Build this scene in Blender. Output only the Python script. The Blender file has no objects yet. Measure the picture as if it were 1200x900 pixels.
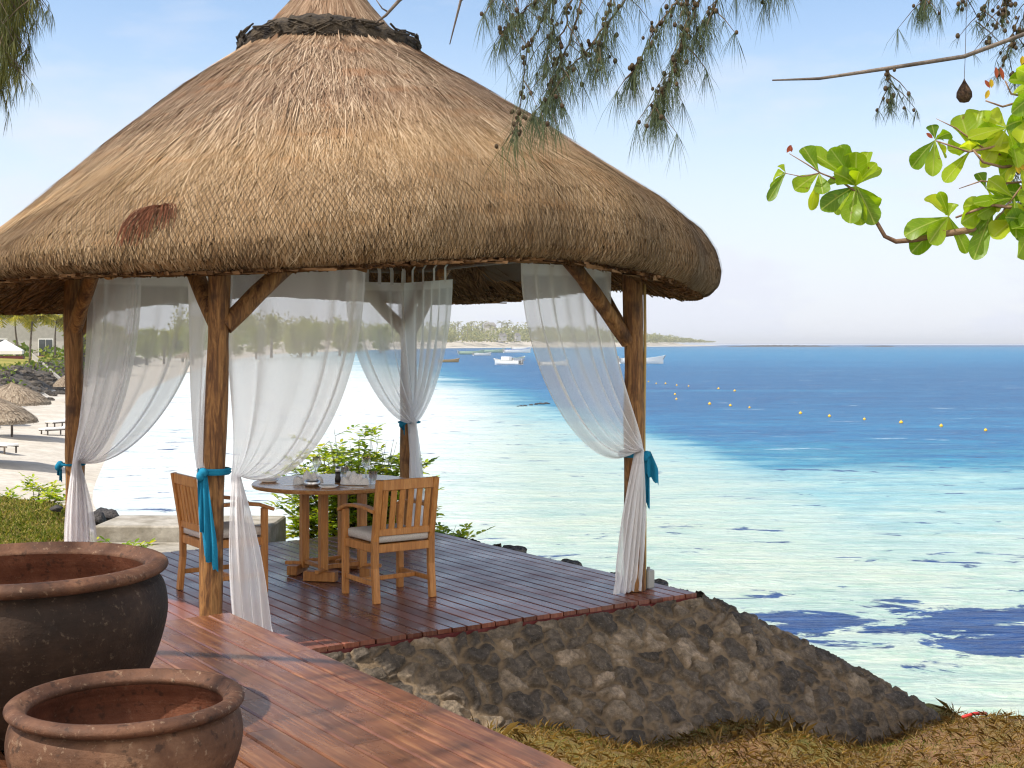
import bpy, math, random
import numpy as np
from mathutils import Vector, Matrix, Euler

random.seed(7)
RNG = np.random.default_rng(11)
SC = bpy.context.scene
COL = SC.collection
R = math.radians

# ------------------------------------------------------------------ camera, sky, sun, exposure
CAM_Z = 1.85
FPX = 1522.0            # focal length in pixels of a 1200 px wide picture
cam_d = bpy.data.cameras.new('camera')
cam_d.sensor_width = 36.0
cam_d.lens = FPX / 1200 * 36.0
cam_d.shift_y = -0.04
cam_d.clip_start = 0.05
cam_d.clip_end = 60000
cam = bpy.data.objects.new('camera', cam_d)
COL.objects.link(cam)
cam.location = (0, 0, CAM_Z)
cam.rotation_euler = (R(90), 0, 0)
SC.camera = cam

SUN_EL = 56.0
SUN_DIR_XY = Vector((-0.86, -0.42)).normalized()      # horizontal direction towards the sun
w = bpy.data.worlds.new('World')
SC.world = w
w.use_nodes = True
wn = w.node_tree
bg = wn.nodes['Background']
sky = wn.nodes.new('ShaderNodeTexSky')
sky.sky_type = 'NISHITA'
sky.sun_disc = False
sky.sun_elevation = R(SUN_EL)
sky.sun_rotation = math.atan2(SUN_DIR_XY.x, SUN_DIR_XY.y)
sky.altitude = 0
sky.air_density = 1.0
sky.dust_density = 0.35
sky.ozone_density = 1.5
# thin pale veil of high cloud over the clear sky, thicker towards the horizon
tcw = wn.nodes.new('ShaderNodeTexCoord'); sxw = wn.nodes.new('ShaderNodeSeparateXYZ')
wn.links.new(tcw.outputs['Generated'], sxw.inputs[0])
mrw = wn.nodes.new('ShaderNodeMapRange'); mrw.interpolation_type = 'SMOOTHSTEP'
wn.links.new(sxw.outputs[2], mrw.inputs[0])
for i_, x_ in enumerate((0.0, 0.28, 0.90, 0.03)): mrw.inputs[i_ + 1].default_value = x_
mpw = wn.nodes.new('ShaderNodeMapping'); mpw.inputs['Scale'].default_value = (1, 1, 3.2)
wn.links.new(tcw.outputs['Generated'], mpw.inputs[0])
nzw = wn.nodes.new('ShaderNodeTexNoise'); nzw.inputs['Scale'].default_value = 5.5; nzw.inputs['Detail'].default_value = 7; nzw.inputs['Roughness'].default_value = .58
wn.links.new(mpw.outputs[0], nzw.inputs['Vector'])
mr2 = wn.nodes.new('ShaderNodeMapRange'); wn.links.new(nzw.outputs[0], mr2.inputs[0])
for i_, x_ in enumerate((0.5, 0.72, 0.0, 0.42)): mr2.inputs[i_ + 1].default_value = x_
adw = wn.nodes.new('ShaderNodeMath'); adw.operation = 'ADD'; adw.use_clamp = True
wn.links.new(mrw.outputs[0], adw.inputs[0]); wn.links.new(mr2.outputs[0], adw.inputs[1])
mxw = wn.nodes.new('ShaderNodeMix'); mxw.data_type = 'RGBA'
wn.links.new(adw.outputs[0], mxw.inputs[0]); wn.links.new(sky.outputs[0], mxw.inputs[6]); mxw.inputs[7].default_value = (4.45, 4.65, 5.2, 1)
mrb = wn.nodes.new('ShaderNodeMapRange'); mrb.interpolation_type = 'SMOOTHSTEP'  # bright cloud bank added to the unseen sky behind the camera, as front fill
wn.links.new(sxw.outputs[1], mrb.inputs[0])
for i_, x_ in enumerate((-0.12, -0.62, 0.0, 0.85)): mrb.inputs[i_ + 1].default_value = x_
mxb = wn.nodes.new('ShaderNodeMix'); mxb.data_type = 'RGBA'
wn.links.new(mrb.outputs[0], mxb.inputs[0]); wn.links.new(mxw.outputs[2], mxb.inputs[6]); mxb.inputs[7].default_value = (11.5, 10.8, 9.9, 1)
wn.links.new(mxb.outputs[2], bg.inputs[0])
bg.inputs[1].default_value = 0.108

sun_d = bpy.data.lights.new('sun', 'SUN')
sun_d.energy = 3.5
sun_d.angle = R(0.6)
sun_d.color = (1.0, 0.94, 0.84)
sun = bpy.data.objects.new('sun', sun_d)
COL.objects.link(sun)
sd = Vector((SUN_DIR_XY.x * math.cos(R(SUN_EL)), SUN_DIR_XY.y * math.cos(R(SUN_EL)), math.sin(R(SUN_EL))))
sun.rotation_euler = sd.to_track_quat('Z', 'Y').to_euler()

SC.view_settings.view_transform = 'Standard'
SC.view_settings.look = 'None'
SC.view_settings.gamma = 1.0
SC.view_settings.use_curve_mapping = False
SC.view_settings.exposure = 0.85
SC.cycles.transparent_max_bounces = 24
SC.cycles.max_bounces = 10
SC.cycles.use_denoising = True
SC.cycles.filter_width = 1.2
SC.cycles.caustics_reflective = False
SC.cycles.caustics_refractive = False

# ------------------------------------------------------------------ helpers
def P(u, v, Y):
    """world point on the ray of photo pixel (u, v) at distance Y"""
    return Vector(((u - 600) / FPX * Y, Y, CAM_Z + (402 - v) / FPX * Y))

def tag(o, label=None, cat=None, group=None, kind=None):
    if label: o['label'] = label
    if cat: o['category'] = cat
    if group: o['group'] = group
    if kind: o['kind'] = kind
    return o

def empty(name, loc=(0, 0, 0), rz=0.0, label=None, cat=None, group=None):
    o = bpy.data.objects.new(name, None)
    o.empty_display_size = 0.1
    COL.objects.link(o)
    o.location = loc
    o.rotation_euler = (0, 0, rz)
    return tag(o, label, cat, group)

def copy_tree(o, parent=None):
    c = o.copy()
    COL.objects.link(c)
    c.parent = parent
    for ch in [x for x in bpy.data.objects if x.parent == o]:
        copy_tree(ch, c)
    return c

def link_mesh(name, verts, faces, mat=None, parent=None, smooth=False, attrs=None):
    me = bpy.data.meshes.new(name)
    me.from_pydata([tuple(v) for v in verts], [], [tuple(f) for f in faces])
    if attrs:
        for k, arr in attrs.items():
            a = me.attributes.new(k, 'FLOAT', 'POINT')
            a.data.foreach_set('value', np.asarray(arr, dtype=np.float32))
    if smooth:
        me.polygons.foreach_set('use_smooth', [True] * len(me.polygons))
    if mat: me.materials.append(mat)
    me.update()
    o = bpy.data.objects.new(name, me)
    COL.objects.link(o)
    if parent: o.parent = parent
    return o

def quads_mesh(name, V, nper, mat, parent=None, smooth=False, attrs=None, tri=False):
    """V: array (N, nper, 3); every group is a strip of nper points = one n-gon"""
    V = np.asarray(V, dtype=np.float32)
    n = V.shape[0]
    me = bpy.data.meshes.new(name)
    me.vertices.add(n * nper)
    me.vertices.foreach_set('co', V.reshape(-1))
    me.loops.add(n * nper)
    me.loops.foreach_set('vertex_index', np.arange(n * nper, dtype=np.int32))
    me.polygons.add(n)
    me.polygons.foreach_set('loop_start', np.arange(0, n * nper, nper, dtype=np.int32))
    me.polygons.foreach_set('loop_total', np.full(n, nper, dtype=np.int32))
    if attrs:
        for k, arr in attrs.items():
            a = me.attributes.new(k, 'FLOAT', 'POINT')
            a.data.foreach_set('value', np.repeat(np.asarray(arr, dtype=np.float32), nper) if len(arr) == n else np.asarray(arr, dtype=np.float32))
    me.update(calc_edges=True)
    me.validate()
    if smooth:
        me.polygons.foreach_set('use_smooth', [True] * n)
    me.materials.append(mat)
    o = bpy.data.objects.new(name, me)
    COL.objects.link(o)
    if parent: o.parent = parent
    return o

class MB:
    def __init__(s): s.v = []; s.f = []
    def add(s, verts, faces):
        b = len(s.v)
        s.v += [tuple(x) for x in verts]
        s.f += [tuple(b + i for i in f) for f in faces]
        return s
    def box(s, c, size, rot=None, bev=0.0):
        hx, hy, hz = size[0] / 2, size[1] / 2, size[2] / 2
        b = min(bev, hx * .45, hy * .45, hz * .45)
        c = Vector(c)
        m = rot if rot is not None else Matrix.Identity(3)
        if b <= 0:
            pts = [(x, y, z) for z in (-hz, hz) for (x, y) in ((-hx, -hy), (hx, -hy), (hx, hy), (-hx, hy))]
            fs = [(3, 2, 1, 0), (4, 5, 6, 7), (0, 1, 5, 4), (1, 2, 6, 5), (2, 3, 7, 6), (3, 0, 4, 7)]
        else:
            def ring(z, i):
                x, y = hx - i, hy - i
                k = b if i == 0 else 0
                if i == 0:
                    return [(-x + b, -y, z), (x - b, -y, z), (x, -y + b, z), (x, y - b, z), (x - b, y, z), (-x + b, y, z), (-x, y - b, z), (-x, -y + b, z)]
                return [(-x, -y, z), (x, -y, z), (x, -y, z), (x, y, z), (x, y, z), (-x, y, z), (-x, y, z), (-x, -y, z)]
            def ring2(z):
                x, y = hx - b, hy - b
                e = b * .3
                return [(-x + e, -y, z), (x - e, -y, z), (x, -y + e, z), (x, y - e, z), (x - e, y, z), (-x + e, y, z), (-x, y - e, z), (-x, -y + e, z)]
            pts = ring2(-hz) + ring(-hz + b, 0) + ring(hz - b, 0) + ring2(hz)
            fs = [tuple(range(7, -1, -1)), tuple(range(24, 32))]
            for k in range(3):
                for i in range(8):
                    j = (i + 1) % 8
                    fs.append((k * 8 + i, k * 8 + j, k * 8 + 8 + j, k * 8 + 8 + i))
        return s.add([c + m @ Vector(p) for p in pts], fs)
    def bar(s, a, b, wx, wy, up=(0, 0, 1), bev=0.004):
        a = Vector(a); b = Vector(b)
        d = b - a; L = d.length; z = d / L
        up = Vector(up)
        if abs(z.dot(up)) > .95: up = Vector((0, 1, 0)) if abs(z.y) < .9 else Vector((1, 0, 0))
        x = up.cross(z).normalized(); y = z.cross(x)
        m = Matrix((x, y, z)).transposed()
        return s.box((a + b) / 2, (wx, wy, L), m, bev)
    def tube(s, pts, rad, n=8, cap=True, wob=0.0):
        pts = [Vector(p) for p in pts]
        if not hasattr(rad, '__len__'): rad = [rad] * len(pts)
        vs = []; fs = []
        t0 = (pts[1] - pts[0]).normalized()
        x = t0.orthogonal().normalized()
        for i, p in enumerate(pts):
            t = (pts[min(i + 1, len(pts) - 1)] - pts[max(i - 1, 0)]).normalized()
            x = (x - t * x.dot(t)).normalized(); y = t.cross(x)
            for k in range(n):
                a = 2 * math.pi * k / n
                r = rad[i] * (1 + wob * (random.random() - .5))
                vs.append(p + (x * math.cos(a) + y * math.sin(a)) * r)
        for i in range(len(pts) - 1):
            for k in range(n):
                j = (k + 1) % n
                fs.append((i * n + k, i * n + j, (i + 1) * n + j, (i + 1) * n + k))
        if cap:
            fs.append(tuple(range(n - 1, -1, -1)))
            fs.append(tuple(range((len(pts) - 1) * n, len(pts) * n)))
        return s.add(vs, fs)
    def lathe(s, prof, n=32, c=(0, 0, 0), sx=1.0, sy=1.0, closed=False):
        vs = []; fs = []
        m = len(prof)
        for (r, z) in prof:
            for k in range(n):
                a = 2 * math.pi * k / n
                vs.append((c[0] + r * math.cos(a) * sx, c[1] + r * math.sin(a) * sy, c[2] + z))
        for i in range(m - 1 if not closed else m):
            i2 = (i + 1) % m
            for k in range(n):
                j = (k + 1) % n
                fs.append((i * n + k, i * n + j, i2 * n + j, i2 * n + k))
        return s.add(vs, fs)
    def ball(s, c, r, n=8, m=6, sz=1.0):
        prof = [(max(1e-4, r * math.sin(math.pi * i / m)), -r * sz * math.cos(math.pi * i / m)) for i in range(m + 1)]
        return s.lathe(prof, n, c)
    def build(s, name, mat, parent=None, smooth=False):
        return link_mesh(name, s.v, s.f, mat, parent, smooth)

def smooth_by_angle(o, ang=40):
    me = o.data
    me.polygons.foreach_set('use_smooth', [True] * len(me.polygons))
    try: me.set_sharp_from_angle(angle=R(ang))
    except Exception: pass
    return o

# ------------------------------------------------------------------ material helpers
class NT:
    def __init__(s, name):
        s.m = bpy.data.materials.new(name)
        s.m.use_nodes = True
        s.t = s.m.node_tree
        s.b = s.t.nodes['Principled BSDF']
        s.out = s.t.nodes['Material Output']
    def n(s, typ, **kw):
        nd = s.t.nodes.new(typ)
        for k, v in kw.items(): setattr(nd, k, v)
        return nd
    def l(s, a, b): s.t.links.new(a, b)
    def coord(s, kind='Object'):
        return s.n('ShaderNodeTexCoord').outputs[kind]
    def pos(s): return s.n('ShaderNodeNewGeometry').outputs['Position']
    def island(s): return s.n('ShaderNodeNewGeometry').outputs['Random Per Island']
    def attr(s, name): return s.n('ShaderNodeAttribute', attribute_name=name).outputs['Fac']
    def scale(s, vec, sc):
        m = s.n('ShaderNodeMapping'); m.inputs['Scale'].default_value = sc
        s.l(vec, m.inputs['Vector']); return m.outputs[0]
    def noise(s, vec, sc, det=4, rough=.6, dist=0.0):
        m = s.n('ShaderNodeTexNoise')
        m.inputs['Scale'].default_value = sc; m.inputs['Detail'].default_value = det
        m.inputs['Roughness'].default_value = rough; m.inputs['Distortion'].default_value = dist
        if vec is not None: s.l(vec, m.inputs['Vector'])
        return m.outputs['Fac']
    def voro(s, vec, sc, feature='F1', rand=1.0):
        m = s.n('ShaderNodeTexVoronoi', feature=feature)
        m.inputs['Scale'].default_value = sc; m.inputs['Randomness'].default_value = rand
        s.l(vec, m.inputs['Vector']); return m
    def ramp(s, fac, stops, interp='LINEAR'):
        r = s.n('ShaderNodeValToRGB'); e = r.color_ramp; e.interpolation = interp
        while len(e.elements) < len(stops): e.elements.new(.5)
        for i, (p, c) in enumerate(stops):
            e.elements[i].position = p
            e.elements[i].color = (*c, 1) if hasattr(c, '__len__') else (c, c, c, 1)
        s.l(fac, r.inputs[0]); return r.outputs[0]
    def math(s, op, a, b=None, c=None, clamp=False):
        m = s.n('ShaderNodeMath', operation=op); m.use_clamp = clamp
        for i, x in enumerate((a, b, c)):
            if x is None: continue
            if hasattr(x, 'is_linked') or hasattr(x, 'links'): s.l(x, m.inputs[i])
            else: m.inputs[i].default_value = x
        return m.outputs[0]
    def maprange(s, v, a, b, c=0.0, d=1.0, smooth=False):
        m = s.n('ShaderNodeMapRange')
        if smooth: m.interpolation_type = 'SMOOTHSTEP'
        s.l(v, m.inputs[0])
        for i, x in enumerate((a, b, c, d)): m.inputs[i + 1].default_value = x
        return m.outputs[0]
    def mix(s, fac, a, b, blend='MIX'):
        m = s.n('ShaderNodeMix', data_type='RGBA', blend_type=blend)
        for sock, x in ((m.inputs[0], fac), (m.inputs[6], a), (m.inputs[7], b)):
            if hasattr(x, 'links'): s.l(x, sock)
            elif hasattr(x, '__len__'): sock.default_value = (*x[:3], 1)
            else: sock.default_value = x
        return m.outputs[2]
    def sep(s, vec):
        m = s.n('ShaderNodeSeparateXYZ'); s.l(vec, m.inputs[0]); return m.outputs
    def bump(s, h, strength=.5, dist=.02, normal=None):
        b = s.n('ShaderNodeBump'); b.inputs['Strength'].default_value = strength; b.inputs['Distance'].default_value = dist
        s.l(h, b.inputs['Height'])
        if normal is not None: s.l(normal, b.inputs['Normal'])
        return b.outputs[0]
    def set(s, col=None, rough=None, normal=None, spec=None, metal=None):
        for key, x in (('Base Color', col), ('Roughness', rough), ('Normal', normal), ('Specular IOR Level', spec), ('Metallic', metal)):
            if x is None: continue
            if hasattr(x, 'links'): s.l(x, s.b.inputs[key])
            elif hasattr(x, '__len__'): s.b.inputs[key].default_value = (*x, 1)
            else: s.b.inputs[key].default_value = x
        return s.m

def simple(name, c1, c2, sc=8, rough=.7, stretch=(1, 1, 1), bump=.3, bdist=.01, spec=.3, det=5, lo=.35, hi=.65):
    t = NT(name)
    v = t.scale(t.coord(), stretch)
    f = t.noise(v, sc, det)
    f2 = t.noise(v, sc * 6, 3)
    col = t.ramp(f, [(lo, c1), (hi, c2)])
    col = t.mix(.35, col, t.ramp(f2, [(.3, .25), (.7, 1.0)]), 'MULTIPLY')
    return t.set(col, rough, t.bump(f2, bump, bdist) if bump else None, spec)

def leafmat(name, cols, trans=.45, rough=.5, spec=.35, noise_sc=.6):
    t = NT(name)
    isl = t.island()
    nz = t.noise(t.pos(), noise_sc, 2)
    f = t.math('ADD', t.math('MULTIPLY', isl, .7), t.math('MULTIPLY', nz, .45), clamp=True)
    k = len(cols)
    col = t.ramp(f, [(.12 + .8 * i / (k - 1), c) for i, c in enumerate(cols)])
    t.set(col, rough, None, spec)
    tr = t.n('ShaderNodeBsdfTranslucent')
    br = t.mix(1.0, col, (1.25, 1.2, .55), 'MULTIPLY')
    t.l(br, tr.inputs[0])
    ms = t.n('ShaderNodeMixShader'); ms.inputs[0].default_value = trans
    t.l(t.b.outputs[0], ms.inputs[1]); t.l(tr.outputs[0], ms.inputs[2])
    t.l(ms.outputs[0], t.out.inputs[0])
    return t.m

# ---- wood
def wood(name, cA, cB, cC, rough=.45, along='Z', sc=1.0, spec=.4):
    t = NT(name)
    st = {'X': (1.2, 14, 14), 'Y': (14, 1.2, 14), 'Z': (14, 14, 1.2)}[along]
    v = t.scale(t.coord(), tuple(x * sc for x in st))
    g = t.noise(v, 3.0, 6, .65, .6)
    g2 = t.noise(v, 11.0, 3)
    col = t.ramp(g, [(.3, cA), (.5, cB), (.72, cC)])
    col = t.mix(.3, col, t.ramp(g2, [(.35, .35), (.65, 1.0)]), 'MULTIPLY')
    isl = t.island()
    col = t.mix(1.0, col, t.ramp(isl, [(0, .72), (1, 1.12)]), 'MULTIPLY')
    return t.set(col, rough, t.bump(g2, .15, .003), spec)

TEAK = wood('teak', (.34, .125, .03), (.50, .215, .06), (.62, .31, .10), .42)
def deck_mat(name, cols, rough_lo, rough_hi, dust):
    t = NT(name)
    a_u = t.attr('along'); a_v = t.attr('across')
    cb = t.n('ShaderNodeCombineXYZ'); t.l(a_u, cb.inputs[0]); t.l(a_v, cb.inputs[1])
    isl = t.island(); t.l(t.math('MULTIPLY', isl, 37.0), cb.inputs[2])
    v = t.scale(cb.outputs[0], (1.1, 22, 1))
    g = t.noise(v, 2.2, 6, .65, .5)
    g2 = t.noise(v, 9.0, 3)
    col = t.ramp(g, [(.25, cols[0]), (.5, cols[1]), (.75, cols[2])])
    col = t.mix(1.0, col, t.ramp(isl, [(0, .62), (.5, .95), (1, 1.25)]), 'MULTIPLY')
    col = t.mix(.3, col, t.ramp(g2, [(.35, .4), (.65, 1.0)]), 'MULTIPLY')
    big = t.noise(t.pos(), 1.3, 5, .6)
    col = t.mix(t.maprange(big, .48, .75, 0, dust), col, (.38, .22, .14))
    rough = t.maprange(t.noise(t.pos(), 2.1, 4), .3, .7, rough_lo, rough_hi)
    return t.set(col, rough, t.bump(g2, .12, .002), .5)
DECK_LOW = deck_mat('deck_boards_low', [(.09, .027, .018), (.175, .054, .034), (.27, .105, .066)], .20, .40, .22)
DECK_HIGH = deck_mat('deck_boards_high', [(.065, .020, .010), (.14, .050, .022), (.28, .13, .055)], .18, .38, .16)
DARKGAP = simple('joist_dark', (.02, .012, .01), (.04, .025, .02), 10, .8)
REDPAINT = simple('red_fascia', (.09, .012, .012), (.15, .03, .026), 6, .5)

def log_mat():
    t = NT('peeled_log')
    v = t.scale(t.coord(), (7, 7, .9))
    g = t.noise(v, 2.6, 7, .68, 1.2)
    g2 = t.noise(t.scale(t.coord(), (30, 30, 3)), 3, 4)
    col = t.ramp(g, [(.28, (.05, .022, .010)), (.43, (.15, .065, .023)), (.55, (.32, .155, .052)), (.75, (.46, .26, .10))])
    kn = t.noise(t.coord(), 5, 3, .5)
    col = t.mix(t.maprange(kn, .58, .7, 0, .8), col, (.06, .028, .013))
    col = t.mix(.45, col, t.ramp(g2, [(.35, .3), (.62, 1.0)]), 'MULTIPLY')
    h = t.math('ADD', g, t.math('MULTIPLY', g2, .5))
    return t.set(col, .62, t.bump(h, .7, .02), .3)
LOG = log_mat()
BEAM = simple('dark_beam', (.06, .03, .014), (.14, .075, .035), 6, .7, (8, 8, 1))

def thatch_mat(name, dark=False, net=True):
    t = NT(name)
    isl = t.island()
    v3 = t.pos()
    big = t.noise(v3, 1.1, 5, .62)
    mid = t.noise(t.scale(v3, (1, 1, 4)), 2.3, 4, .6)
    col = t.ramp(isl, [(0, (.075, .042, .024)), (.3, (.20, .122, .072)), (.7, (.32, .228, .15)), (1, (.49, .38, .27))])
    col = t.mix(t.maprange(big, .45, .66, 0, .6), col, (.19, .115, .07))
    col = t.mix(t.maprange(mid, .55, .70, 0, .5), col, (.27, .13, .06))
    if net:
        a_u = t.attr('arc'); a_w = t.attr('girth')
        lo = t.maprange(a_u, 2.3, 3.1)           # lower half only: net and fresher straw
        col = t.mix(t.math('MULTIPLY', lo, .30), col, (.44, .28, .11))
        k = 2 * math.pi / .034
        d1 = t.math('ABSOLUTE', t.math('SINE', t.math('MULTIPLY', t.math('ADD', a_u, a_w), k * .5)))
        d2 = t.math('ABSOLUTE', t.math('SINE', t.math('MULTIPLY', t.math('SUBTRACT', a_u, a_w), k * .5)))
        ln = t.math('MINIMUM', d1, d2)
        lnm = t.math('MULTIPLY', t.maprange(ln, .16, .34, 1, 0), t.math('MULTIPLY', lo, .0))
        col = t.mix(lnm, col, (.035, .02, .012))
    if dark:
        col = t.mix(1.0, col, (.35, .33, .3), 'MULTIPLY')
    g = t.noise(t.scale(v3, (1, 1, .3)), 60, 3)
    return t.set(col, .8, t.bump(g, .4, .01), .2)
THATCH = thatch_mat('thatch_straw')
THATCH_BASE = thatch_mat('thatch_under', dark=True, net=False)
THATCH_SMALL = simple('thatch_parasol', (.16, .12, .085), (.40, .31, .22), 10, .85, (1, 1, .4), .6, .03)
FIBRE = leafmat('red_fibre', [(.035, .012, .006), (.09, .03, .014), (.16, .06, .03)], .1, .8, .1)
COLLAR = simple('collar_bark', (.015, .011, .009), (.10, .075, .05), 14, .85, (1, 1, 1), .9, .03)

def clay(name, c1, c2, c3, spots=.5):
    t = NT(name)
    v = t.coord()
    f = t.noise(v, 3.2, 6, .68)
    f2 = t.noise(v, 38, 3, .7)
    rings = t.noise(t.scale(v, (.6, .6, 16)), 2.2, 3)
    col = t.ramp(f, [(.3, c1), (.52, c2), (.75, c3)])
    col = t.mix(.4, col, t.ramp(rings, [(.3, .45), (.65, 1.05)]), 'MULTIPLY')
    col = t.mix(t.math('MULTIPLY', t.maprange(f2, .6, .72), spots), col, (.45, .33, .22))
    col = t.mix(t.math('MULTIPLY', t.maprange(t.noise(v, 22, 4), .58, .66), .6), col, (.02, .013, .01))
    h = t.math('ADD', t.math('MULTIPLY', rings, .6), f2)
    return t.set(col, .68, t.bump(h, .5, .008), .2)
POT_DARK = clay('dark_fired_clay', (.014, .008, .005), (.030, .017, .011), (.065, .038, .024), .15)
POT_RUST = clay('rust_fired_clay', (.05, .024, .014), (.13, .064, .036), (.26, .15, .088), .35)
POT_IN = clay('raw_clay_inside', (.07, .026, .014), (.14, .05, .027), (.22, .09, .05), .12)
POT_RIM = clay('rim_fired_clay', (.04, .022, .015), (.12, .056, .032), (.24, .125, .07), .35)

def sheer(name, base=.5):
    t = NT(name)
    d = t.n('ShaderNodeBsdfDiffuse'); d.inputs[0].default_value = (.92, .91, .92, 1)
    tr = t.n('ShaderNodeBsdfTranslucent'); tr.inputs[0].default_value = (.92, .91, .92, 1)
    m1 = t.n('ShaderNodeMixShader'); m1.inputs[0].default_value = .5
    t.l(d.outputs[0], m1.inputs[1]); t.l(tr.outputs[0], m1.inputs[2])
    tp = t.n('ShaderNodeBsdfTransparent')
    lw = t.n('ShaderNodeLayerWeight'); lw.inputs[0].default_value = .5
    op = t.maprange(lw.outputs['Facing'], 0, 1, base, 1.0)
    wv = t.noise(t.scale(t.coord(), (1, 1, 1)), 240, 2)
    op = t.math('ADD', op, t.maprange(wv, .3, .7, -.10, .10), clamp=True)
    hem = t.attr('hem')
    op = t.math('MAXIMUM', op, hem)
    m2 = t.n('ShaderNodeMixShader')
    t.l(op, m2.inputs[0]); t.l(tp.outputs[0], m2.inputs[1]); t.l(m1.outputs[0], m2.inputs[2])
    t.l(m2.outputs[0], t.out.inputs[0])
    return t.m
SHEER = sheer('white_voile', .55)
SHEER_D = sheer('white_voile_gathered', .62)

def cloth(name, c, sc=160, rough=.85):
    t = NT(name)
    f = t.noise(t.coord(), sc, 2); f2 = t.noise(t.coord(), 7, 3)
    col = t.mix(1.0, c, t.ramp(f, [(.3, .75), (.7, 1.1)]), 'MULTIPLY')
    return t.set(col, rough, t.bump(t.math('ADD', f, f2), .25, .006), .15)
TEAL = cloth('teal_cloth', (.012, .19, .33))
CUSHION = cloth('grey_cushion', (.52, .48, .44))
LINEN = cloth('white_linen', (.78, .76, .75))
def plain(name, c, rough=.4, spec=.5, metal=0.0):
    t = NT(name)
    f = t.noise(t.coord(), 30, 3)
    return t.set(t.mix(.12, c, t.ramp(f, [(.3, .5), (.7, 1.0)]), 'MULTIPLY'), rough, None, spec, metal)
CERAMIC = plain('white_ceramic', (.8, .79, .77), .2)
STEEL = plain('brushed_steel', (.6, .6, .6), .3, .5, 1.0)
PEPPER = plain('dark_pepper', (.03, .02, .015), .4)
BRASS = plain('amber_shell', (.42, .22, .05), .35)
GREYBOX = plain('grey_metal', (.30, .30, .29), .5)
WHITEP = plain('white_gelcoat', (.8, .8, .78), .3)
BLUEP = plain('blue_hull_paint', (.03, .10, .42), .35)
TANP = plain('tan_hull_paint', (.42, .27, .11), .45)
GREENP = plain('green_hull_paint', (.36, .48, .36), .45)
YELLOW = plain('yellow_float', (.75, .42, .02), .4)
CANVAS = plain('white_canvas', (.8, .78, .76), .8)
WALLP = simple('rendered_wall', (.44, .42, .40), (.52, .50, .47), 2, .85)
ROOFG = simple('grey_roof', (.16, .15, .15), (.24, .22, .2), 5, .8)
DARKGLASS = plain('dark_window', (.05, .06, .07), .1)
REDPL = plain('red_plastic', (.55, .03, .02), .4)
def glass():
    t = NT('clear_glass')
    t.b.inputs['Base Color'].default_value = (1, 1, 1, 1)
    t.b.inputs['Roughness'].default_value = .02
    t.b.inputs['IOR'].default_value = 1.3
    t.b.inputs['Transmission Weight'].default_value = 1.0
    tp = t.n('ShaderNodeBsdfTransparent'); ms = t.n('ShaderNodeMixShader'); ms.inputs[0].default_value = .45
    t.l(tp.outputs[0], ms.inputs[1]); t.l(t.b.outputs[0], ms.inputs[2]); t.l(ms.outputs[0], t.out.inputs[0])
    return t.m
GLASS = glass()
CONCRETE = simple('weathered_concrete', (.26, .23, .18), (.48, .44, .38), 3, .85, bump=.5)
BLACKROCK = simple('black_rock', (.02, .02, .022), (.09, .08, .075), 5, .8, bump=.8, bdist=.05)

def stone_mat():
    t = NT('basalt_revetment')
    cid = t.attr('cell'); mort = t.attr('mortar')
    v = t.coord()
    f = t.noise(v, 9, 6, .7); f2 = t.noise(v, 45, 4, .7)
    c = t.ramp(cid, [(0, (.06, .050, .042)), (.4, (.10, .08, .062)), (.7, (.145, .112, .082)), (.9, (.20, .155, .11)), (1, (.27, .205, .145))])
    c = t.mix(.75, c, t.ramp(f, [(.32, .2), (.68, 1.6)]), 'MULTIPLY')
    c = t.mix(.6, c, t.ramp(t.noise(v, 26, 5, .75), [(.35, .3), (.65, 1.5)]), 'MULTIPLY')
    c = t.mix(t.maprange(f2, .56, .72, 0, .5), c, (.30, .245, .18))
    f4 = t.noise(v, 3.0, 4, .6)
    c = t.mix(t.maprange(f4, .5, .72, 0, .25), c, (.13, .095, .06))
    mc = t.ramp(f, [(.3, (.11, .078, .048)), (.7, (.22, .158, .098))])
    c = t.mix(mort, c, mc)
    return t.set(c, .85, t.bump(t.math('ADD', f, f2), .7, .02), .25)
STONE = stone_mat()

def ground_mat():
    t = NT('dry_lawn_soil')
    v = t.pos()
    f = t.noise(v, 1.2, 5, .65); f2 = t.noise(v, 14, 5, .7); f3 = t.noise(v, 60, 3, .7)
    c = t.ramp(f2, [(.3, (.10, .05, .024)), (.5, (.20, .11, .055)), (.7, (.33, .21, .105))])
    c = t.mix(t.maprange(f, .45, .6, 0, .75), c, t.ramp(f3, [(.3, (.07, .08, .012)), (.7, (.22, .2, .05))]))
    return t.set(c, .9, t.bump(t.math('ADD', f2, f3), .8, .03), .15)
GROUND = ground_mat()
def lawn_far():
    t = NT('far_lawn'); v = t.pos()
    f = t.noise(v, .12, 5, .7); f2 = t.noise(v, 1.2, 4, .7)
    c = t.ramp(f, [(.3, (.11, .12, .022)), (.5, (.24, .22, .045)), (.7, (.36, .30, .09))])
    c = t.mix(.4, c, t.ramp(f2, [(.3, .4), (.7, 1.1)]), 'MULTIPLY')
    return t.set(c, .95, None, .1)
LAWN_FAR = lawn_far()
SAND = simple('coral_sand', (.46, .41, .34), (.56, .51, .44), .5, .95, bump=.4, bdist=.05)
BANK = simple('bank_rock', (.03, .028, .026), (.20, .165, .13), .9, .9, (1, 1, 1.5), .9, .5)

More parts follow.
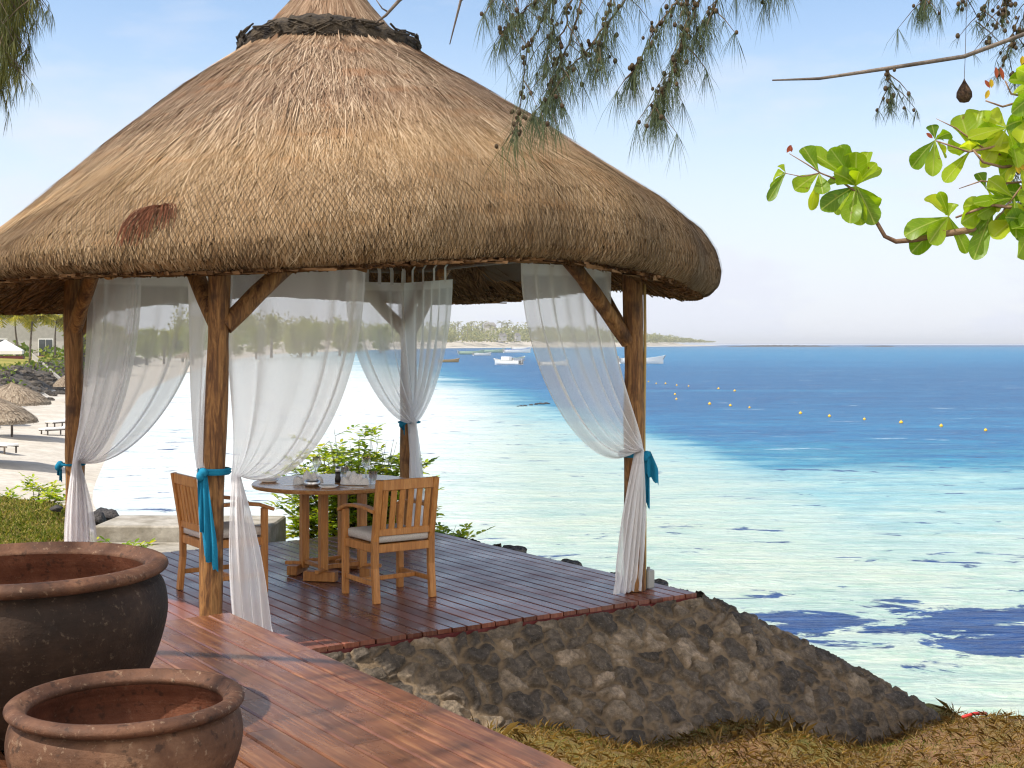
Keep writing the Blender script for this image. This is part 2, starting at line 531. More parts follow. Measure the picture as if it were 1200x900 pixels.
def water_mat():
    t = NT('lagoon_water')
    p = t.pos()
    x, y, z = t.sep(p)
    wob = t.noise(t.scale(p, (.02, .05, 1)), 1.0, 6, .62)
    wob2 = t.noise(t.scale(p, (.13, .34, 1)), 1.0, 7, .72, .5)
    yb = t.math('ADD', 54.0, t.math('MULTIPLY', t.math('MAXIMUM', t.math('SUBTRACT', 11.0, x), 0.0), 6.2))
    ratio = t.math('LOGARITHM', t.math('DIVIDE', t.math('MAXIMUM', y, 1.0), yb), 2.0)
    ratio = t.math('ADD', ratio, t.math('MULTIPLY', t.math('SUBTRACT', wob, .5), 1.1))
    ratio = t.math('ADD', ratio, t.math('MULTIPLY', t.math('SUBTRACT', wob2, .5), 1.2))
    f = t.maprange(ratio, -1.2, 5.6)
    col = t.ramp(f, [(0.0, (.40, .47, .40)), (.12, (.35, .46, .43)), (.165, (.23, .41, .43)), (.21, (.02, .19, .30)),
                     (.25, (.003, .125, .27)), (.36, (.002, .088, .215)), (.50, (.002, .095, .225)), (.60, (.005, .145, .30)), (.72, (.005, .18, .34)),
                     (.88, (.006, .16, .31)), (.97, (.003, .06, .18))])
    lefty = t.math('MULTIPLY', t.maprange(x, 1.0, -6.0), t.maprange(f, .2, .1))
    col = t.mix(lefty, col, (.66, .68, .66))  # left shallows whitened: pale sand, with the glare painted into the colour
    # pale mottling of the sandy bottom, and yellowish sand close in
    mot = t.noise(t.scale(p, (.25, .6, 1)), 1.0, 6, .7)
    shallow = t.maprange(f, .12, .2, 1, 0)
    col = t.mix(t.math('MULTIPLY', shallow, t.maprange(mot, .48, .68, 0, .55)), col, (.23, .36, .35))
    col = t.mix(t.math('MULTIPLY', shallow, t.maprange(mot, .52, .30, 0, .45)), col, (.44, .46, .35))
    # dark weed beds on the bottom close to the revetment
    ex = t.math('DIVIDE', t.math('SUBTRACT', x, 8.2), 5.2)
    ey = t.math('DIVIDE', t.math('SUBTRACT', t.math('SUBTRACT', y, 24.6), t.math('MULTIPLY', t.math('SUBTRACT', x, 8.6), -.22)), 2.9)
    rr = t.math('SQRT', t.math('ADD', t.math('MULTIPLY', ex, ex), t.math('MULTIPLY', ey, ey)))
    wn_ = t.noise(t.scale(p, (.50, .82, 1)), 1.0, 6, .66, .5)
    weed = t.math('SUBTRACT', t.math('ADD', t.maprange(rr, .3, 1.25, .055, -.12), wn_), .5)
    weed = t.math('ADD', weed, t.math('MULTIPLY', t.math('SUBTRACT', t.noise(t.scale(p, (1.6, 4.2, 1)), 1.0, 5, .7), .5), .16))
    weedm = t.maprange(weed, .0, .035)
    wtone = t.ramp(t.noise(t.scale(p, (.8, 3, 1)), 1.0, 4, .7), [(.3, (.004, .018, .09)), (.7, (.02, .075, .22))])
    col = t.mix(weedm, col, wtone)
    # streaks: darker weed lines and whitecaps further out
    st = t.noise(t.scale(p, (.022, .16, 1)), 1.0, 6, .65)
    blue = t.maprange(f, .19, .25)
    col = t.mix(t.math('MULTIPLY', blue, t.maprange(st, .54, .72, 0, .6)), col, (.006, .035, .13))
    col = t.mix(t.math('MULTIPLY', blue, t.maprange(st, .44, .30, 0, .6)), col, (.025, .19, .33))
    cap = t.noise(t.scale(p, (.16, .42, 1)), 1.0, 8, .82)
    capm = t.math('MULTIPLY', t.maprange(f, .15, .23), t.maprange(cap, .60, .66))
    col = t.mix(t.math('MULTIPLY', capm, .8), col, (.5, .56, .6))
    # surf on the outer reef
    sn = t.noise(t.scale(p, (.004, .0012, 1)), 1.0, 4, .7)
    surf = t.math('MULTIPLY', t.maprange(y, 3300, 4000), t.maprange(y, 7500, 6000))
    surf = t.math('MULTIPLY', surf, t.maprange(sn, .40, .5))
    col = t.mix(surf, col, (.6, .62, .65))
    # waves: their light and dark worked into the colour, as well as bump
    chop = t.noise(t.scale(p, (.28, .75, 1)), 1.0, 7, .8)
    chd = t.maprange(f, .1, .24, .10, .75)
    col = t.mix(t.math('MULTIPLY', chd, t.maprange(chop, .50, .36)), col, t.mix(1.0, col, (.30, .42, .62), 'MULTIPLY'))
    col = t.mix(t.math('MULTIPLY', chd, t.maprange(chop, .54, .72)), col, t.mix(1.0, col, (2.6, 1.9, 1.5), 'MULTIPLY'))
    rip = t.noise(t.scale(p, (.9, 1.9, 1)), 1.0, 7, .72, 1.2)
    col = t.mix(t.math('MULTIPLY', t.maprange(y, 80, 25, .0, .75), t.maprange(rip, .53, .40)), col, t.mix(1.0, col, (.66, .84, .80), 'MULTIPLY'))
    w1 = t.noise(t.scale(p, (.5, 1.5, 1)), 1.0, 6, .62, .4)
    w2 = t.noise(t.scale(p, (2.6, 5.5, 1)), 1.0, 4, .6, .3)
    far = t.maprange(y, 30, 900, 1.0, 4.0)
    h = t.math('ADD', t.math('MULTIPLY', w1, far), t.math('MULTIPLY', w2, .22))
    nb = t.bump(h, .8, .45)
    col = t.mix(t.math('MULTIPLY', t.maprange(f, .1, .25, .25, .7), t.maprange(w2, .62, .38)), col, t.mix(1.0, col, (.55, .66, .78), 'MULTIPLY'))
    return t.set(col, .30, nb, .14)
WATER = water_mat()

# ------------------------------------------------------------------ local frame of the pavilion
O = Vector((0.893, 9.71, 0))
E1 = Vector((-.564, .826, 0)).normalized()
E2 = Vector((-E1.y, E1.x, 0))             # points to the left / towards the camera
def L(a, b, z=0.0):
    return O + E1 * a + E2 * b + Vector((0, 0, z))
RZ = math.atan2(E1.y, E1.x)               # local x axis = E1, local y axis = E2

# ------------------------------------------------------------------ terrain
SEA = -3.6
POLY = np.array([(6.0, -8), (4.9, 2), (4.1, 6.5), (3.72, 9.0), (3.42, 10.55), (1.65, 9.95), (-.45, 13.2), (-1.6, 13.8), (-4.2, 13.4), (-4.75, 14.2),
                 (-5.35, 15.6), (-6.3, 17.4), (-9, 18.4), (-16, 20.5), (-32, 22), (-60, 22), (-60, -8)])
CTRL = np.array([(0.2, 4.7, -.42), (-.1, 7.98, -.52), (1.3, 8.6, -.74), (3.3, 10.3, -1.12), (3.55, 9.0, -.83), (3.9, 7, -.78), (2, 6.5, -.55),
                 (2, 4.5, -.5), (0, 9.5, -1.0), (-1.5, 11, -.9), (1.0, 10, -1.2), (2.2, 10.1, -1.25), (-4, 14.3, -.3), (-6, 17.5, -.28),
                 (-10, 16.5, -.2), (-5, 13, -.3), (-3.2, 8, -.5), (-6, 8, -.3), (-20, 18, -.05), (-1.5, 13.3, -.7), (5, 4, -.75), (-4, 2, -.4), (3, 1, -.5)])
def poly_dist(X, Y, poly=POLY):
    n = len(poly); inside = np.zeros(X.shape, bool); d = np.full(X.shape, 1e9)
    for i in range(n):
        x1, y1 = poly[i]; x2, y2 = poly[(i + 1) % n]
        with np.errstate(divide='ignore', invalid='ignore'):
            c = ((y1 > Y) != (y2 > Y)) & (X < (x2 - x1) * (Y - y1) / (y2 - y1 + 1e-12) + x1)
        inside ^= c
        dx, dy = x2 - x1, y2 - y1
        tt = np.clip(((X - x1) * dx + (Y - y1) * dy) / (dx * dx + dy * dy), 0, 1)
        d = np.minimum(d, np.hypot(X - x1 - tt * dx, Y - y1 - tt * dy))
    return np.where(inside, -d, d)
def wavy(X, Y):
    return .035 * np.sin(X * 2.1 + 1.3 * np.sin(Y * 1.3)) + .03 * np.sin(Y * 2.7 + X) + .015 * np.sin(X * 6.1 - Y * 5.3)
def gz(X, Y):
    X = np.asarray(X, float); Y = np.asarray(Y, float)
    num = np.zeros(X.shape); den = np.zeros(X.shape)
    for (cx, cy, cz) in CTRL:
        wt = 1 / ((X - cx) ** 2 + (Y - cy) ** 2 + .05) ** 1.6
        num += wt * cz; den += wt
    z = num / den + wavy(X, Y) * .6
    d = np.maximum(poly_dist(X, Y), 0)
    return np.maximum(z - np.where(d < .3, d * d * 2.2, d * 1.9 - .37), -5.0)

xs = np.concatenate([np.linspace(-60, -14, 34), np.linspace(-13, 8, 170)])
ys = np.concatenate([np.linspace(-8, 3, 22), np.linspace(3.2, 24, 150), np.linspace(24.5, 30, 8)])
XX, YY = np.meshgrid(xs, ys)
ZZ = gz(XX, YY)
def grid_faces(nr, nc):
    return [(r * nc + c, r * nc + c + 1, (r + 1) * nc + c + 1, (r + 1) * nc + c) for r in range(nr - 1) for c in range(nc - 1)]
g = link_mesh('ground', np.stack([XX.ravel(), YY.ravel(), ZZ.ravel()], 1), grid_faces(*XX.shape), GROUND, smooth=True)
tag(g, kind='structure')

# sea
sv = []
sy = [-60, -20, 0, 10, 16, 22, 30, 45, 70, 120, 250, 600, 1500, 5000, 45000]
for y in sy:
    hw = 60 + abs(y) * 1.2
    for k in range(-4, 5): sv.append((k / 4 * hw, y, SEA))
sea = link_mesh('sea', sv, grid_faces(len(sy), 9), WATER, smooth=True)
tag(sea, kind='structure')

# bay shoreline
SHORE = [(-3.4, 17.0), (-6, 24), (-11, 36), (-15, 46), (-25.6, 85), (-40, 140), (-56, 218), (-85, 380), (-118, 640), (-112, 1000), (-63, 1380), (109, 1700), (300, 2150), (420, 2600)]
def shore_samples():
    out = []
    for i in range(len(SHORE) - 1):
        a = Vector(SHORE[i]); b = Vector(SHORE[i + 1])
        n = 8 if i < 6 else 12
        for k in range(n): out.append(a.lerp(b, k / n))
    out.append(Vector(SHORE[-1]))
    for _ in range(3):
        out = [out[0]] + [(out[i - 1] + out[i] * 2 + out[i + 1]) / 4 for i in range(1, len(out) - 1)] + [out[-1]]
    return out
SS = shore_samples()
SN = []
for i in range(len(SS)):
    d = (SS[min(i + 1, len(SS) - 1)] - SS[max(i - 1, 0)]).normalized()
    SN.append(Vector((-d.y, d.x)))
def coast_scale(y):
    return 1.0 + max(0, (y - 140)) / 260.0
WZ = [(-14, -5.2), (-5, -4.0), (0, SEA), (2.5, -3.15), (5, -2.9), (7.0, -2.75), (8.2, -2.0), (9.5, -1.3), (11, -.7), (12.5, -.45), (16, -.2), (26, .3), (45, 1.0), (90, 1.8), (260, 4.0)]
def wz(wv):
    for (a, za), (b, zb) in zip(WZ, WZ[1:]):
        if a <= wv <= b: return za + (zb - za) * (wv - a) / (b - a)
    return WZ[-1][1] if wv > 0 else WZ[0][1]
def lift_far(z, y):
    return z if z < SEA else SEA + (z - SEA) * (1 + min(1.9, max(0, (y - 500) / 420)))
def coast_point(i, wv):
    k = coast_scale(SS[i].y)
    p = SS[i] + SN[i] * wv * (k if wv > 0 else 1)
    return Vector((p.x, p.y, lift_far(wz(wv), p.y)))
def coast_at(y, wv):
    i = min(range(len(SS)), key=lambda q: abs(SS[q].y - y))
    return coast_point(i, wv)
def strip(name, ws, mat, jit=0.0, lo=0, hi=1e9):
    vs = []; ids = [i for i in range(len(SS)) if lo <= SS[i].y <= hi]
    for i in ids:
        k = coast_scale(SS[i].y)
        for wv in ws:
            p = coast_point(i, wv)
            if jit: p = p + Vector((random.uniform(-jit, jit), random.uniform(-jit, jit), random.uniform(-jit, jit) * .6))
            vs.append(p)
    o = link_mesh(name, vs, grid_faces(len(ids), len(ws)), mat, smooth=True)
    return tag(o, kind='structure')
strip('beach', [-14, -5, -2, 0, 1.2, 2.5, 3.7, 5, 6, 7.0, 7.6], SAND)
YB = [p.y for p in SS if p.y < 300][-1]
strip('hillside', [7.4, 8.2, 9.5, 11, 12.6], BANK, hi=YB)
strip('upper_beach', [7.4, 8.2, 9.5, 11, 12.6], SAND, lo=YB)
strip('lawn', [12.4, 13.5, 16, 20, 26, 35, 45, 65, 90, 160, 260], LAWN_FAR)

# ------------------------------------------------------------------ revetment of dry stones
def revetment():
    K = L(-.02, -.42 + .0, 0)      # right front corner of the deck is near (1.36, 9.64)
    K = Vector((1.375, 9.655, 0))
    D2 = -E2; OUT = -E1
    def dk(s, out, z): return K - D2 * s + OUT * out + Vector((0, 0, z))
    top = [dk(3.9, .03, -.055), dk(3.0, .03, -.055), dk(2.0, .03, -.055), dk(1.0, .03, -.055), dk(.3, .03, -.05), dk(-.03, .03, -.045), dk(-.05, -.3, -.045), dk(-.06, -1.2, -.045), dk(-.06, -2.6, -.045), dk(-.06, -4.2, -.05)]
    bot = [dk(3.9, .42, -.56), dk(3.0, .47, -.58), dk(2.1, .58, -.64), dk(1.2, .72, -.76), dk(.3, .80, -.86), dk(-1.0, .70, -1.02), dk(-2.08, .50, -1.16), dk(-2.3, -.7, -2.6), dk(-2.2, -2.2, -3.6), dk(-1.9, -4.2, -4.2)]
    NU, NV = 640, 150
    tu = np.linspace(0, 1, NU)
    def cr(pts, t):
        pts = np.array([tuple(p) for p in pts]); n = len(pts) - 1
        x = np.clip(t * n, 0, n - 1e-6); i = x.astype(int); f = (x - i)[:, None]
        p0 = pts[np.maximum(i - 1, 0)]; p1 = pts[i]; p2 = pts[i + 1]; p3 = pts[np.minimum(i + 2, n)]
        return .5 * (2 * p1 + (p2 - p0) * f + (2 * p0 - 5 * p1 + 4 * p2 - p3) * f * f + (3 * p1 - p0 - 3 * p2 + p3) * f ** 3)
    T = cr(top, tu); B = cr(bot, tu)
    tv = np.linspace(0, 1.25, NV)[None, :, None]
    S = T[:, None, :] * (1 - tv) + B[:, None, :] * tv
    S[..., 2] += np.where(tv[..., 0] < 1, np.sin(np.pi * tv[..., 0]) * .045, -(tv[..., 0] - 1) * .9)
    # normals
    du = np.gradient(S, axis=0); dv = np.gradient(S, axis=1)
    N = np.cross(dv, du); N /= np.linalg.norm(N, axis=2, keepdims=True) + 1e-9
    N *= np.sign(N[..., 2:3])
    # jittered stone centres on the surface
    rs = np.random.default_rng(5)
    cand = S.reshape(-1, 3)[rs.permutation(NU * NV)]
    cent = []
    cell = .135
    for p in cand:
        ok = True
        if cent:
            d = np.linalg.norm(np.array(cent) - p, axis=1)
            ok = d.min() > cell * (0.6 + .9 * rs.random() ** 2)
        if ok: cent.append(p)
        if len(cent) > 900: break
    cent = np.array(cent)
    wgt = rs.uniform(-.03, .035, len(cent))
    Q = S.reshape(-1, 3)
    # warp for irregular outlines
    Qw = Q + .024 * np.sin(Q[:, [1, 2, 0]] * 23 + 2 * np.sin(Q[:, [2, 0, 1]] * 9)) + .010 * np.sin(Q[:, [2, 0, 1]] * 57 + 1) + .005 * np.sin(Q[:, [1, 0, 2]] * 121)
    f1 = np.full(len(Q), 9.); f2 = np.full(len(Q), 9.); idx = np.zeros(len(Q), int)
    strr = np.array([1.0, 1.0, 1.35])
    for k, c in enumerate(cent):
        d = np.linalg.norm((Qw - c) * strr, axis=1) - wgt[k]
        better = d < f1
        f2 = np.where(better, f1, np.minimum(f2, d)); idx = np.where(better, k, idx); f1 = np.where(better, d, f1)
    edge = f2 - f1
    hcell = rs.uniform(.016, .040, len(cent)); col = rs.random(len(cent)) ** 1.25
    sm = np.clip((edge - .010) / .034, 0, 1); sm = sm * sm * (3 - 2 * sm)
    tilt = rs.normal(0, .09, (len(cent), 3))
    h = sm * (hcell[idx] + np.einsum('ij,ij->i', Q - cent[idx], tilt[idx]))
    h += sm * (.006 * np.sin(Q[:, 0] * 61 + idx) * np.sin(Q[:, 1] * 57 + Q[:, 2] * 49) + .004 * np.sin(Q[:, 0] * 143 + idx * 3) * np.sin(Q[:, 2] * 131 + Q[:, 1] * 97))
    h += .006 * np.sin(Q[:, 0] * 33 + Q[:, 2] * 21) * np.sin(Q[:, 1] * 29 - Q[:, 2] * 40)
    Q2 = Q + N.reshape(-1, 3) * h[:, None]
    mort = 1 - np.clip((edge - .010) / .018, 0, 1)
    o = link_mesh('stone_revetment', Q2, grid_faces(NU, NV), STONE, smooth=True, attrs={'cell': col[idx], 'mortar': mort})
    tag(o, 'sloping revetment of mortared dark basalt stones below the deck edge', 'stone wall')
revetment()

# ------------------------------------------------------------------ decks
def deck(name, a0, a1, b0, b1, z, bw, gap, mat, label, th=.03, fascia=None):
    root = empty(name, (0, 0, 0), 0, label, 'deck')
    vs = []; fs = []; al = []; ac = []
    b = b0
    while b < b1 - 1e-4:
        e = min(b + bw - gap, b1)
        zz = z + random.uniform(-.0012, .0012)
        cuts = [a0 + random.uniform(-.006, .006)]
        while cuts[-1] < a1 - 2.6:
            cuts.append(cuts[-1] + random.uniform(1.8, 3.4))
            if a1 - cuts[-1] < .8: cuts.pop(); break
        cuts.append(a1)
        for p, q in zip(cuts, cuts[1:]):
            p += .0015; q -= .0015
            r = .004 if bw < .13 else .007
            sec = [(b, zz - th), (b, zz - r), (b + r, zz), (e - r, zz), (e, zz - r), (e, zz - th)]
            base = len(vs)
            for aa in (p, q):
                for (bb, z_) in sec:
                    pt = L(aa, bb, z_); vs.append(pt); al.append(aa); ac.append(bb)
            for i in range(5): fs.append((base + i, base + i + 1, base + 7 + i, base + 6 + i))
            fs.append((base + 5, base, base + 6, base + 11))
            fs.append(tuple(base + i for i in range(5, -1, -1))); fs.append(tuple(base + 6 + i for i in range(6)))
        b += bw
    link_mesh('boards', vs, fs, mat, root, attrs={'along': al, 'across': ac})
    j = MB()
    rot = Matrix((E1, E2, Vector((0, 0, 1)))).transposed()
    n = max(2, int((a1 - a0) / .5))
    for k in range(n + 1):
        aa = a0 + .06 + (a1 - a0 - .12) * k / n
        j.box(L(aa, (b0 + b1) / 2, z - th - .06), (.05, b1 - b0 - .08, .115), rot)
    j.box(L((a0 + a1) / 2, b0 + .03, z - th - .06), (a1 - a0 - .02, .05, .117), rot)
    j.box(L((a0 + a1) / 2, (b0 + b1) / 2, z - th - .125), (a1 - a0 - .04, b1 - b0 - .04, .02), rot)
    j.build('joists', DARKGAP, root)
    if fascia:
        f = MB()
        f.box(L(a0 + .008, (b0 + b1) / 2, z - th - .022), (.02, b1 - b0, .04), rot)
        f.build('fascia', fascia, root)
    return root
deck('timber_deck', -.335, 3.70, -.345, 3.95, 0.0, .112, .010, DECK_LOW, 'reddish slatted timber deck under the thatched pavilion', fascia=REDPAINT)
# upper deck: right edge along E1 through (-1.62, 7.47)
c0 = Vector((-1.62, 7.47, 0)) - O
ua, ub = c0.dot(E1), c0.dot(E2)
deck('boardwalk', ua - 6.6, ua, ub, ub + 3.6, 0.30, .141, .007, DECK_HIGH, 'raised walkway of wide red brown boards in the foreground', th=.035)

# ------------------------------------------------------------------ pavilion
SIDE1, SIDE2 = 3.37, 3.22
POSTS = {'D': (0, 0), 'C': (SIDE1, -.02), 'B': (0.02, SIDE2), 'A': (SIDE1 - .08, SIDE2 - .04)}
pav = empty('thatched_pavilion', (0, 0, 0), 0, 'open pavilion with a big conical thatched roof on four log posts', 'pavilion')
BEAM_Z = 2.58
def log(mb, a, b, r0, r1, n=14, seg=9, bend=.015):
    a = Vector(a); b = Vector(b)
    pts = []; rr = []
    d = (b - a).normalized(); x = d.orthogonal().normalized(); y = d.cross(x)
    ph = random.random() * 6
    for i in range(seg + 1):
        t = i / seg
        o = x * math.sin(t * 4 + ph) * bend + y * math.cos(t * 3.3 + ph) * bend
        o *= math.sin(math.pi * t) if bend > 0 else 1
        pts.append(a.lerp(b, t) + o); rr.append((r0 + (r1 - r0) * t) * (1 + .05 * math.sin(t * 17 + ph)))
    mb.tube(pts, rr, n, True, .07)
lean = {'A': (0, 0), 'B': (-.06, .01), 'C': (0.0, 0), 'D': (.03, 0)}
for k, (a, b) in POSTS.items():
    m = MB()
    dx, dy = lean[k]
    bot = L(a, b, .003) + Vector((dx, dy, 0))
    r_ = .072 if k == 'B' else .08
    log(m, bot, L(a, b, BEAM_Z + .04), r_, r_ * .9, 16, 14)
    smooth_by_angle(m.build('post', LOG, pav), 60)
def brace(p, q, r=.058):
    m = MB(); log(m, p, q, r, r * .95, 12, 6, .01); smooth_by_angle(m.build('brace', LOG, pav), 60)
def corner_braces(k, da, db, low=1.93):
    a, b = POSTS[k]
    off = .75
    brace(L(a + .03 * da, b, low), L(a + da * (off - .06), b, BEAM_Z - .02))
    brace(L(a, b + .03 * db, low), L(a, b + db * (off - .06), BEAM_Z - .02))
corner_braces('D', 1, 1, 1.86); corner_braces('B', 1, -1, 1.95); corner_braces('A', -1, -1, 1.95); corner_braces('C', -1, 1, 1.95)
for (p, q) in (('D', 'C'), ('D', 'B'), ('B', 'A'), ('C', 'A')):
    m = MB()
    a = L(*POSTS[p], BEAM_Z); b = L(*POSTS[q], BEAM_Z); d = (b - a).normalized() * .25
    log(m, a - d, b + d, .066, .06, 12, 8, .012)
    smooth_by_angle(m.build('ring_beam', BEAM, pav), 60)

# thatch
CEN = L(SIDE1 / 2, SIDE2 / 2); CEN = Vector((-1.43, 10.2, 0))
PROF = [(.03, 4.78), (.17, 4.66), (.38, 4.40), (.52, 4.25), (.62, 4.12), (.978, 3.93), (1.247, 3.775), (1.517, 3.60), (1.785, 3.43), (2.05, 3.245), (2.316, 3.07), (2.577, 2.905), (2.76, 2.79),
        (2.92, 2.66), (3.02, 2.54), (3.065, 2.42), (3.05, 2.33), (2.98, 2.275), (2.86, 2.27), (2.7, 2.31)]
UNDER = [(2.45, 2.44), (2.0, 2.72), (1.2, 3.25), (.5, 3.75), (.03, 4.2)]
pr = np.array(PROF)
seg = np.concatenate([[0], np.cumsum(np.hypot(*np.diff(pr, axis=0).T))])
ARC = seg[-1]
RM = .985
def shape(theta, s):
    """theta: world angle, s: arc length from the apex -> points"""
    r = np.interp(s, seg, pr[:, 0]); z = np.interp(s, seg, pr[:, 1])
    loc = theta - RZ
    n = 2.55
    sup = (np.abs(np.cos(loc)) ** n + np.abs(np.sin(loc)) ** n) ** (-1 / n)
    sup = sup / (2 ** (.5 - 1 / n))           # 1 at the corners
    wgt = np.clip((r - .4) / 2.2, 0, 1)
    k = 1 + (sup - 1) * wgt
    lump = 1 + .010 * wgt * np.sin(theta * 9 + 1.2 * np.sin(s * 2.1)) + .006 * wgt * np.sin(theta * 23 + s * 3)
    r2 = r * k * lump * RM
    sag = .05 * np.cos(4 * (loc)) * wgt - .05 * wgt * np.cos(2 * (theta - .1))      # mid sides sit a little higher than the corners
    cx_ = np.cos(theta)                       # the cone leans: fuller to the right, slimmer to the left
    lean_ = np.where(cx_ > 0, .15, .29) * cx_ * np.clip((r - .7) / 2.0, 0, 1) * np.where(s > ARC - .75, np.clip(1 - (s - ARC + .75) / .45 * .7, .3, 1), 1)
    zz = z + lean_ + sag - .02 * wgt * np.sin(theta * 5 + 2)
    return np.stack([CEN.x + r2 * np.cos(theta), CEN.y + r2 * np.sin(theta), zz], -1)
NTH = 180
ths = np.linspace(0, 2 * math.pi, NTH, endpoint=False)
vs = []
ss = np.concatenate([np.linspace(0, ARC, 60)])
for s in ss:
    b_ = shape(ths, np.full(NTH, s)); t_ = min(1, max(0, (s - (ARC - .75)) / .6))
    b_[:, 0] -= .016 * np.cos(ths); b_[:, 1] -= .016 * np.sin(ths); b_[:, 2] += -.014 + .032 * t_
    vs.append(b_)
full = pr[-1]
last = vs[-1]
for (r, z) in UNDER:
    q = last.copy(); k = r / 2.7
    q[:, 0] = CEN.x + (last[:, 0] - CEN.x) * k; q[:, 1] = CEN.y + (last[:, 1] - CEN.y) * k; q[:, 2] = z
    vs.append(q)
nr = len(vs)
vv = np.concatenate(vs)
fs = [(i * NTH + k, i * NTH + (k + 1) % NTH, (i + 1) * NTH + (k + 1) % NTH, (i + 1) * NTH + k) for i in range(nr - 1) for k in range(NTH)]
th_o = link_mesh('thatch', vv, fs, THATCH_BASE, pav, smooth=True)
# straws lying on it
def straws(n, s_lo, s_hi, len_lo, len_hi, wid, lift, jit, seed):
    r = np.random.default_rng(seed)
    # even by area: draw s with density ~ radius
    s = (np.sqrt(r.random(n)) if s_hi - s_lo > 1 else r.random(n)) * (s_hi - s_lo) + s_lo
    th = r.random(n) * 2 * math.pi
    # only sides one could see from around the photo's viewpoint get the full density
    ln = np.minimum(r.uniform(len_lo, len_hi, n), np.maximum(ARC - .02 - s, .05))
    ln = np.where(s + ln > ARC - .5, np.minimum(ln, .13), ln)
    dth = r.normal(0, jit, n)
    rad = np.maximum(np.interp(s, seg, pr[:, 0]), .25)
    wv = wid * r.uniform(.6, 1.5, n) / rad
    flat = 1 - .55 * np.clip((s - 2.3) / .8, 0, 1)      # the net presses the lower straws down
    up0 = r.uniform(0, lift, n) * flat; up1 = r.uniform(.2 * lift, lift * 1.4, n) * flat
    cols = []
    for i, f in enumerate((0, .5, 1.0)):
        sx = np.minimum(s + ln * f, ARC)
        tx = th + dth * f / np.maximum(rad, .5)
        for sgn in (-1, 1):
            w_ = wv * (1.0, .9, .35)[i] * sgn * .5
            p = shape(tx + w_, sx)
            # approximate normal from centre line
            eps = .03
            t_s = shape(tx, np.minimum(sx + eps, ARC)) - shape(tx, sx - eps)
            t_t = shape(tx + .01, sx) - shape(tx - .01, sx)
            N = np.cross(t_t, t_s); N /= np.linalg.norm(N, axis=1, keepdims=True) + 1e-9
            N = -N
            u = up0 + (up1 - up0) * f
            cols.append(p + N * u[:, None])
    a, b, c, d, e, g_ = cols
    return np.stack([a, b, d, f_(g_), f_(e), c], 1), s, th, ln, rad
def f_(x): return x
strs = []
atA = []; atG = []
for args in ((140000, .35, ARC - .04, .18, .42, .0056, .022, .042, 1), (12000, .3, ARC - .7, .3, .6, .005, .030, .075, 2), (26000, ARC - .62, ARC - .03, .07, .13, .0058, .018, .02, 4), (9000, .05, .95, .2, .4, .008, .02, .03, 3)):
    q, s, th, ln, rad = straws(*args)
    strs.append(q)
    s6 = np.stack([s, s, s + ln * .5, s + ln, s + ln, s + ln * .5], 1)
    atA.append(s6); atG.append(np.repeat((th * 3.0)[:, None], 6, 1))
Q = np.concatenate(strs); A6 = np.concatenate(atA); G6 = np.concatenate(atG)
quads_mesh('straw_coat', Q, 6, THATCH, th_o, attrs={'arc': A6.ravel(), 'girth': G6.ravel()})
NETM = simple('dark_net', (.05, .03, .016), (.10, .062, .032), 8, .8, bump=0)
def net():
    n, m_ = 560, 30
    s0 = 3.0
    per = 2 * math.pi / n
    sl = np.linspace(s0, ARC, m_ + 1)
    step = (ARC - s0) / m_
    V = []
    th0 = np.arange(n) * per
    for sg in (-1, 1):
        for i in range(m_):
            f0 = (sl[i] - s0) / .034 * per * .5 * sg; f1 = (sl[i + 1] - s0) / .034 * per * .5 * sg
            a0 = th0 + f0; a1 = th0 + f1
            w_ = .0015 / 2.9 * min(1, .1 + .9 * i / 12)
            def off(th, sx):
                p = shape(th, np.full(n, sx))
                c = np.array([CEN.x, CEN.y, 0])
                o = p - c; o[:, 2] = 0; o /= np.linalg.norm(o, axis=1, keepdims=True)
                t_ = (sx - 2.2) / (ARC - 2.2)
                o = o * (.45 + .5 * math.sin(math.pi * min(1, t_ * .8))) + np.array([0, 0, .75 - 1.75 * max(0, (sx - (ARC - .42)) / .42)])
                o /= np.linalg.norm(o, axis=1, keepdims=True)
                return p + o * .024
            V.append(np.stack([off(a0 - w_, sl[i]), off(a0 + w_, sl[i]), off(a1 + w_, sl[i + 1]), off(a1 - w_, sl[i + 1])], 1))
    quads_mesh('net', np.concatenate(V), 4, NETM, th_o)
net()
# straws showing on the underside of the eave
def under_straws(n, seed):
    r = np.random.default_rng(seed)
    a = r.random(n) * 6.2832; rad = np.sqrt(r.uniform(1.4 ** 2, 2.95 ** 2, n)); ln = r.uniform(.2, .5, n)
    ur = [.5, 1.2, 2.0, 2.45, 2.7, 2.86, 3.0]; uz = [3.75, 3.25, 2.72, 2.44, 2.31, 2.27, 2.285]
    out = []
    edge = shape(a, np.full(n, ARC)); k_ = np.hypot(edge[:, 0] - CEN.x, edge[:, 1] - CEN.y) / 2.7
    dz = edge[:, 2] - 2.31
    def pt(rr, aa):
        rr = np.minimum(rr, 2.96); z = np.interp(rr, ur, uz) + dz * np.clip(rr / 2.7, 0, 1) - r.uniform(.005, .035, n)
        return np.stack([CEN.x + rr * k_ * np.cos(aa), CEN.y + rr * k_ * np.sin(aa), z], -1)
    ja = r.normal(0, .05, n); w_ = .006 / rad
    return np.stack([pt(rad, a - w_), pt(rad, a + w_), pt(rad + ln, a + ja + w_ * .6), pt(rad + ln, a + ja - w_ * .6)], 1)
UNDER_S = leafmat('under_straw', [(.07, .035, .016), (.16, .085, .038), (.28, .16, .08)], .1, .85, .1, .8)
quads_mesh('under_straw', under_straws(26000, 9), 4, UNDER_S, th_o)
